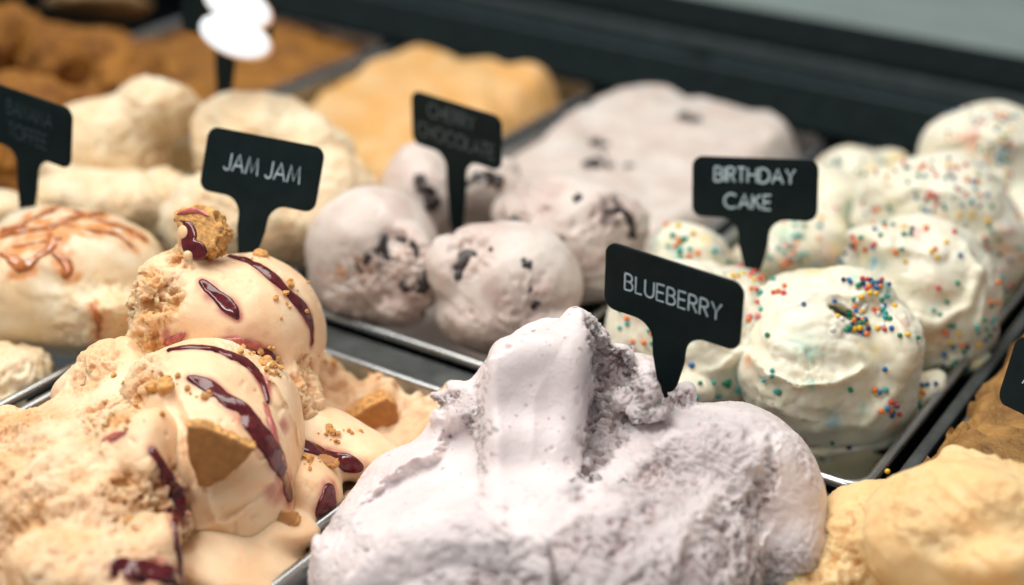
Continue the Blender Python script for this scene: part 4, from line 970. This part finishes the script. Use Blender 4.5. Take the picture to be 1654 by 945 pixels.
def lettering(lines, mat, stroke):
    """lines: (text, centre x, base y, height) in metres on the plate; returns one flat raised mesh"""
    cu = bpy.data.curves.new('lettering', 'CURVE'); cu.dimensions = '3D'; cu.bevel_depth = stroke / 2; cu.bevel_resolution = 1; cu.use_fill_caps = True
    for text, cx, y, hh, wid in lines:
        gap = .20; tot = 0
        for c in text: tot += (.38 if c == ' ' else GL[c][0] + gap)
        tot -= gap; s = wid / tot; x = cx - wid / 2
        for c in text:
            if c == ' ': x += .38 * s; continue
            for st in GL[c][1]:
                sp = cu.splines.new('POLY'); sp.points.add(len(st) - 1)
                for p, (u, v) in zip(sp.points, st): p.co = (x + u * s, y + v * hh, 0, 1)
            x += (GL[c][0] + gap) * s
    o = bpy.data.objects.new('tmp', cu); COL.objects.link(o); up()
    me = bpy.data.meshes.new_from_object(o.evaluated_get(bpy.context.evaluated_depsgraph_get())); me.name = 'lettering'
    bpy.data.objects.remove(o); bpy.data.curves.remove(cu)
    V = np.zeros(len(me.vertices) * 3); me.vertices.foreach_get('co', V); V = V.reshape(-1, 3); V[:, 2] *= .25; me.vertices.foreach_set('co', V.ravel()); me.update()
    me.materials.clear(); me.materials.append(mat); return me
TW, TH = .0676, .0333
def plate_outline(stem, sw, tipw):
    r = .0058; w = TW / 2; L = []
    def A(cx, cy, rr, a0, a1, n=8):
        for i in range(n + 1):
            a = math.radians(a0 + (a1 - a0) * i / n); L.append((cx + rr * math.cos(a), cy + rr * math.sin(a)))
    A(w - r, TH - r, r, 0, 90); A(-w + r, TH - r, r, 90, 180); A(-w + r, r, r, 180, 270)
    R2 = .0095
    A(-sw / 2 - R2, -R2, R2, 90, 0)                       # fillet into the stem
    L.append((-sw / 2 * .96, -stem * .45)); L.append((-tipw / 2, -stem + .006)); L.append((0, -stem - .004)); L.append((tipw / 2, -stem + .006)); L.append((sw / 2 * .96, -stem * .45))
    A(sw / 2 + R2, -R2, R2, 180, 90); A(w - r, r, r, 270, 360)
    return L
def flavour_tag(pos, rot, scale, lines, mat, stroke, label, stem=.040, sw=.0165, tipw=.010):
    p = CAM + (np.array(pos) - CAM) * scale
    o = empty('flavour_tag', p, label, 'tag', 'black flavour tags'); o.rotation_euler = [math.radians(a) for a in rot]; up()
    bm = bmesh.new(); vs = [bm.verts.new((x, y, 0)) for x, y in plate_outline(stem, sw, tipw)]; fc = bm.faces.new(vs)
    ex = bmesh.ops.extrude_face_region(bm, geom=[fc])
    bmesh.ops.translate(bm, vec=(0, 0, -.0016), verts=[v for v in ex['geom'] if isinstance(v, bmesh.types.BMVert)])
    bmesh.ops.recalc_face_normals(bm, faces=bm.faces)
    es = [e for e in bm.edges if abs(e.verts[0].co.z - e.verts[1].co.z) < 1e-6]
    bmesh.ops.bevel(bm, geom=es, offset=.0003, segments=1, affect='EDGES')
    # the plate lies in its own x-y plane; stand it up: y -> z
    rotm = Matrix.Rotation(math.radians(90), 4, 'X')
    bmesh.ops.transform(bm, matrix=rotm, verts=bm.verts)
    pl = bm_obj('plate', bm, M_tag, o)
    if lines:
        me = lettering(lines, mat, stroke); me.transform(Matrix.Translation((0, -.00005, 0)) @ rotm); link('lettering', me, o)
    return o
SC = TW / .062
flavour_tag((-.2394, .5077, .113), (4.3, 1.2, -2.4), SC, [('BLUEBERRY', .0005, .0125, .0081, .0475)], M_print, .00088, 'black tag lettered BLUEBERRY stuck in the lilac mound', .034)
flavour_tag((-.4585, .5113, .1139), (-22.6, .8, 9.7), SC, [('JAM JAM', .0010, .0128, .0088, .0440)], M_print, .00085, 'black tag lettered JAM JAM tilted on the jam scoop', .034)
flavour_tag((-.4407, .6518, .0958), (2.1, .7, -6.1), SC, [('CHERRY', -.0030, .0205, .0083, .035), ('CHOCOLATE', .0000, .0065, .0083, .058)], M_print_dim, .0009, 'black tag with dim letters CHERRY CHOCOLATE among pale scoops', .050, .0150)
flavour_tag((-.2746, .6697, .095), (-9.4, -5.7, 15), SC, [('BIRTHDAY', .0000, .0200, .0078, .0430), ('CAKE', -.0035, .0055, .0078, .0250)], M_print, .00120, 'black tag lettered BIRTHDAY CAKE in front of the sprinkled scoops', .032)
flavour_tag((-.5931, .4948, .1122), (-8.2, 1.8, -2.4), SC, [('BANANA', .0010, .0190, .0078, .036), ('TOFFEE', .0000, .0065, .0078, .031)], M_print_faint, .0009, 'black tag with faint BANANA TOFFEE letters cut by the left edge', .042)
flavour_tag((-.0985, .5586, .0905), (-18.2, -8, -31.5), SC * 1.06, [('A', -.019, .0130, .0081, .0062)], M_print, .0009, 'black tag cut off by the right edge', .040)
flavour_tag((-.5788, .6282, .1408), (-3.4, 4.1, 9.5), SC * 1.07, None, None, 0, 'blank looking black tag behind the glowing reflection discs', .044, .0150)

# two added glowing discs standing in for reflections in the case glass
m, nt, b = new_mat('reflection_glow'); b.inputs['Base Color'].default_value = (.05, .05, .05, 1); b.inputs['Emission Color'].default_value = (.96, .99, 1, 1); b.inputs['Emission Strength'].default_value = 1.0
M_rim = plain('reflection_fringe', (.5, .34, .24, 1), .5)
M_rim.node_tree.nodes['Principled BSDF'].inputs['Emission Color'].default_value = (.9, .55, .38, 1); M_rim.node_tree.nodes['Principled BSDF'].inputs['Emission Strength'].default_value = .45  # peach fringe of the reflection, given a glow of its own
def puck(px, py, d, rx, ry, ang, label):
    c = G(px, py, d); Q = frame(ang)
    root = empty('reflection_disc', c, label, 'reflection_disc', 'glowing discs standing in for glass reflections')
    for nm, s, z0, z1, mt in (('disc_body', 1.0, -.007, .0, M_rim), ('disc_face', .955, .0003, .003, m)):
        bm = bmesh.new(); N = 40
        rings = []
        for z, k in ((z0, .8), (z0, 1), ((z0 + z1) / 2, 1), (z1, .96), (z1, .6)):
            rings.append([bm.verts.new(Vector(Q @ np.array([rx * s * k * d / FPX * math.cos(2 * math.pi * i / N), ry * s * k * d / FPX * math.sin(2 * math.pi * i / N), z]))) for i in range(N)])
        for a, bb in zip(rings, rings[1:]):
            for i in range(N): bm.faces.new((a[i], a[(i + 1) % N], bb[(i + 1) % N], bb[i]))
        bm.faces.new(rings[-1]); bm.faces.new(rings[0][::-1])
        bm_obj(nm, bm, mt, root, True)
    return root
puck(379, 58, .965, 62, 33, -20, 'lower glowing white oval disc standing in for a glass reflection')
l2 = puck(383, 8, .978, 60, 32, -24, 'upper glowing white oval disc standing in for a glass reflection, cut by the top edge')
# added cord that carries the reflection discs, out of view
c = G(383, 8, .918)
cb = bmesh.new(); bmesh.ops.create_cone(cb, segments=12, radius1=.0015, radius2=.0015, depth=.5, cap_ends=True)
o = bm_obj('added_cord', cb, M_black, l2, True); o.location = (0, .006, .26)
stamp('done, tris ~ %d' % sum(len(o.data.polygons) * 2 for o in bpy.data.objects if o.type == 'MESH'))
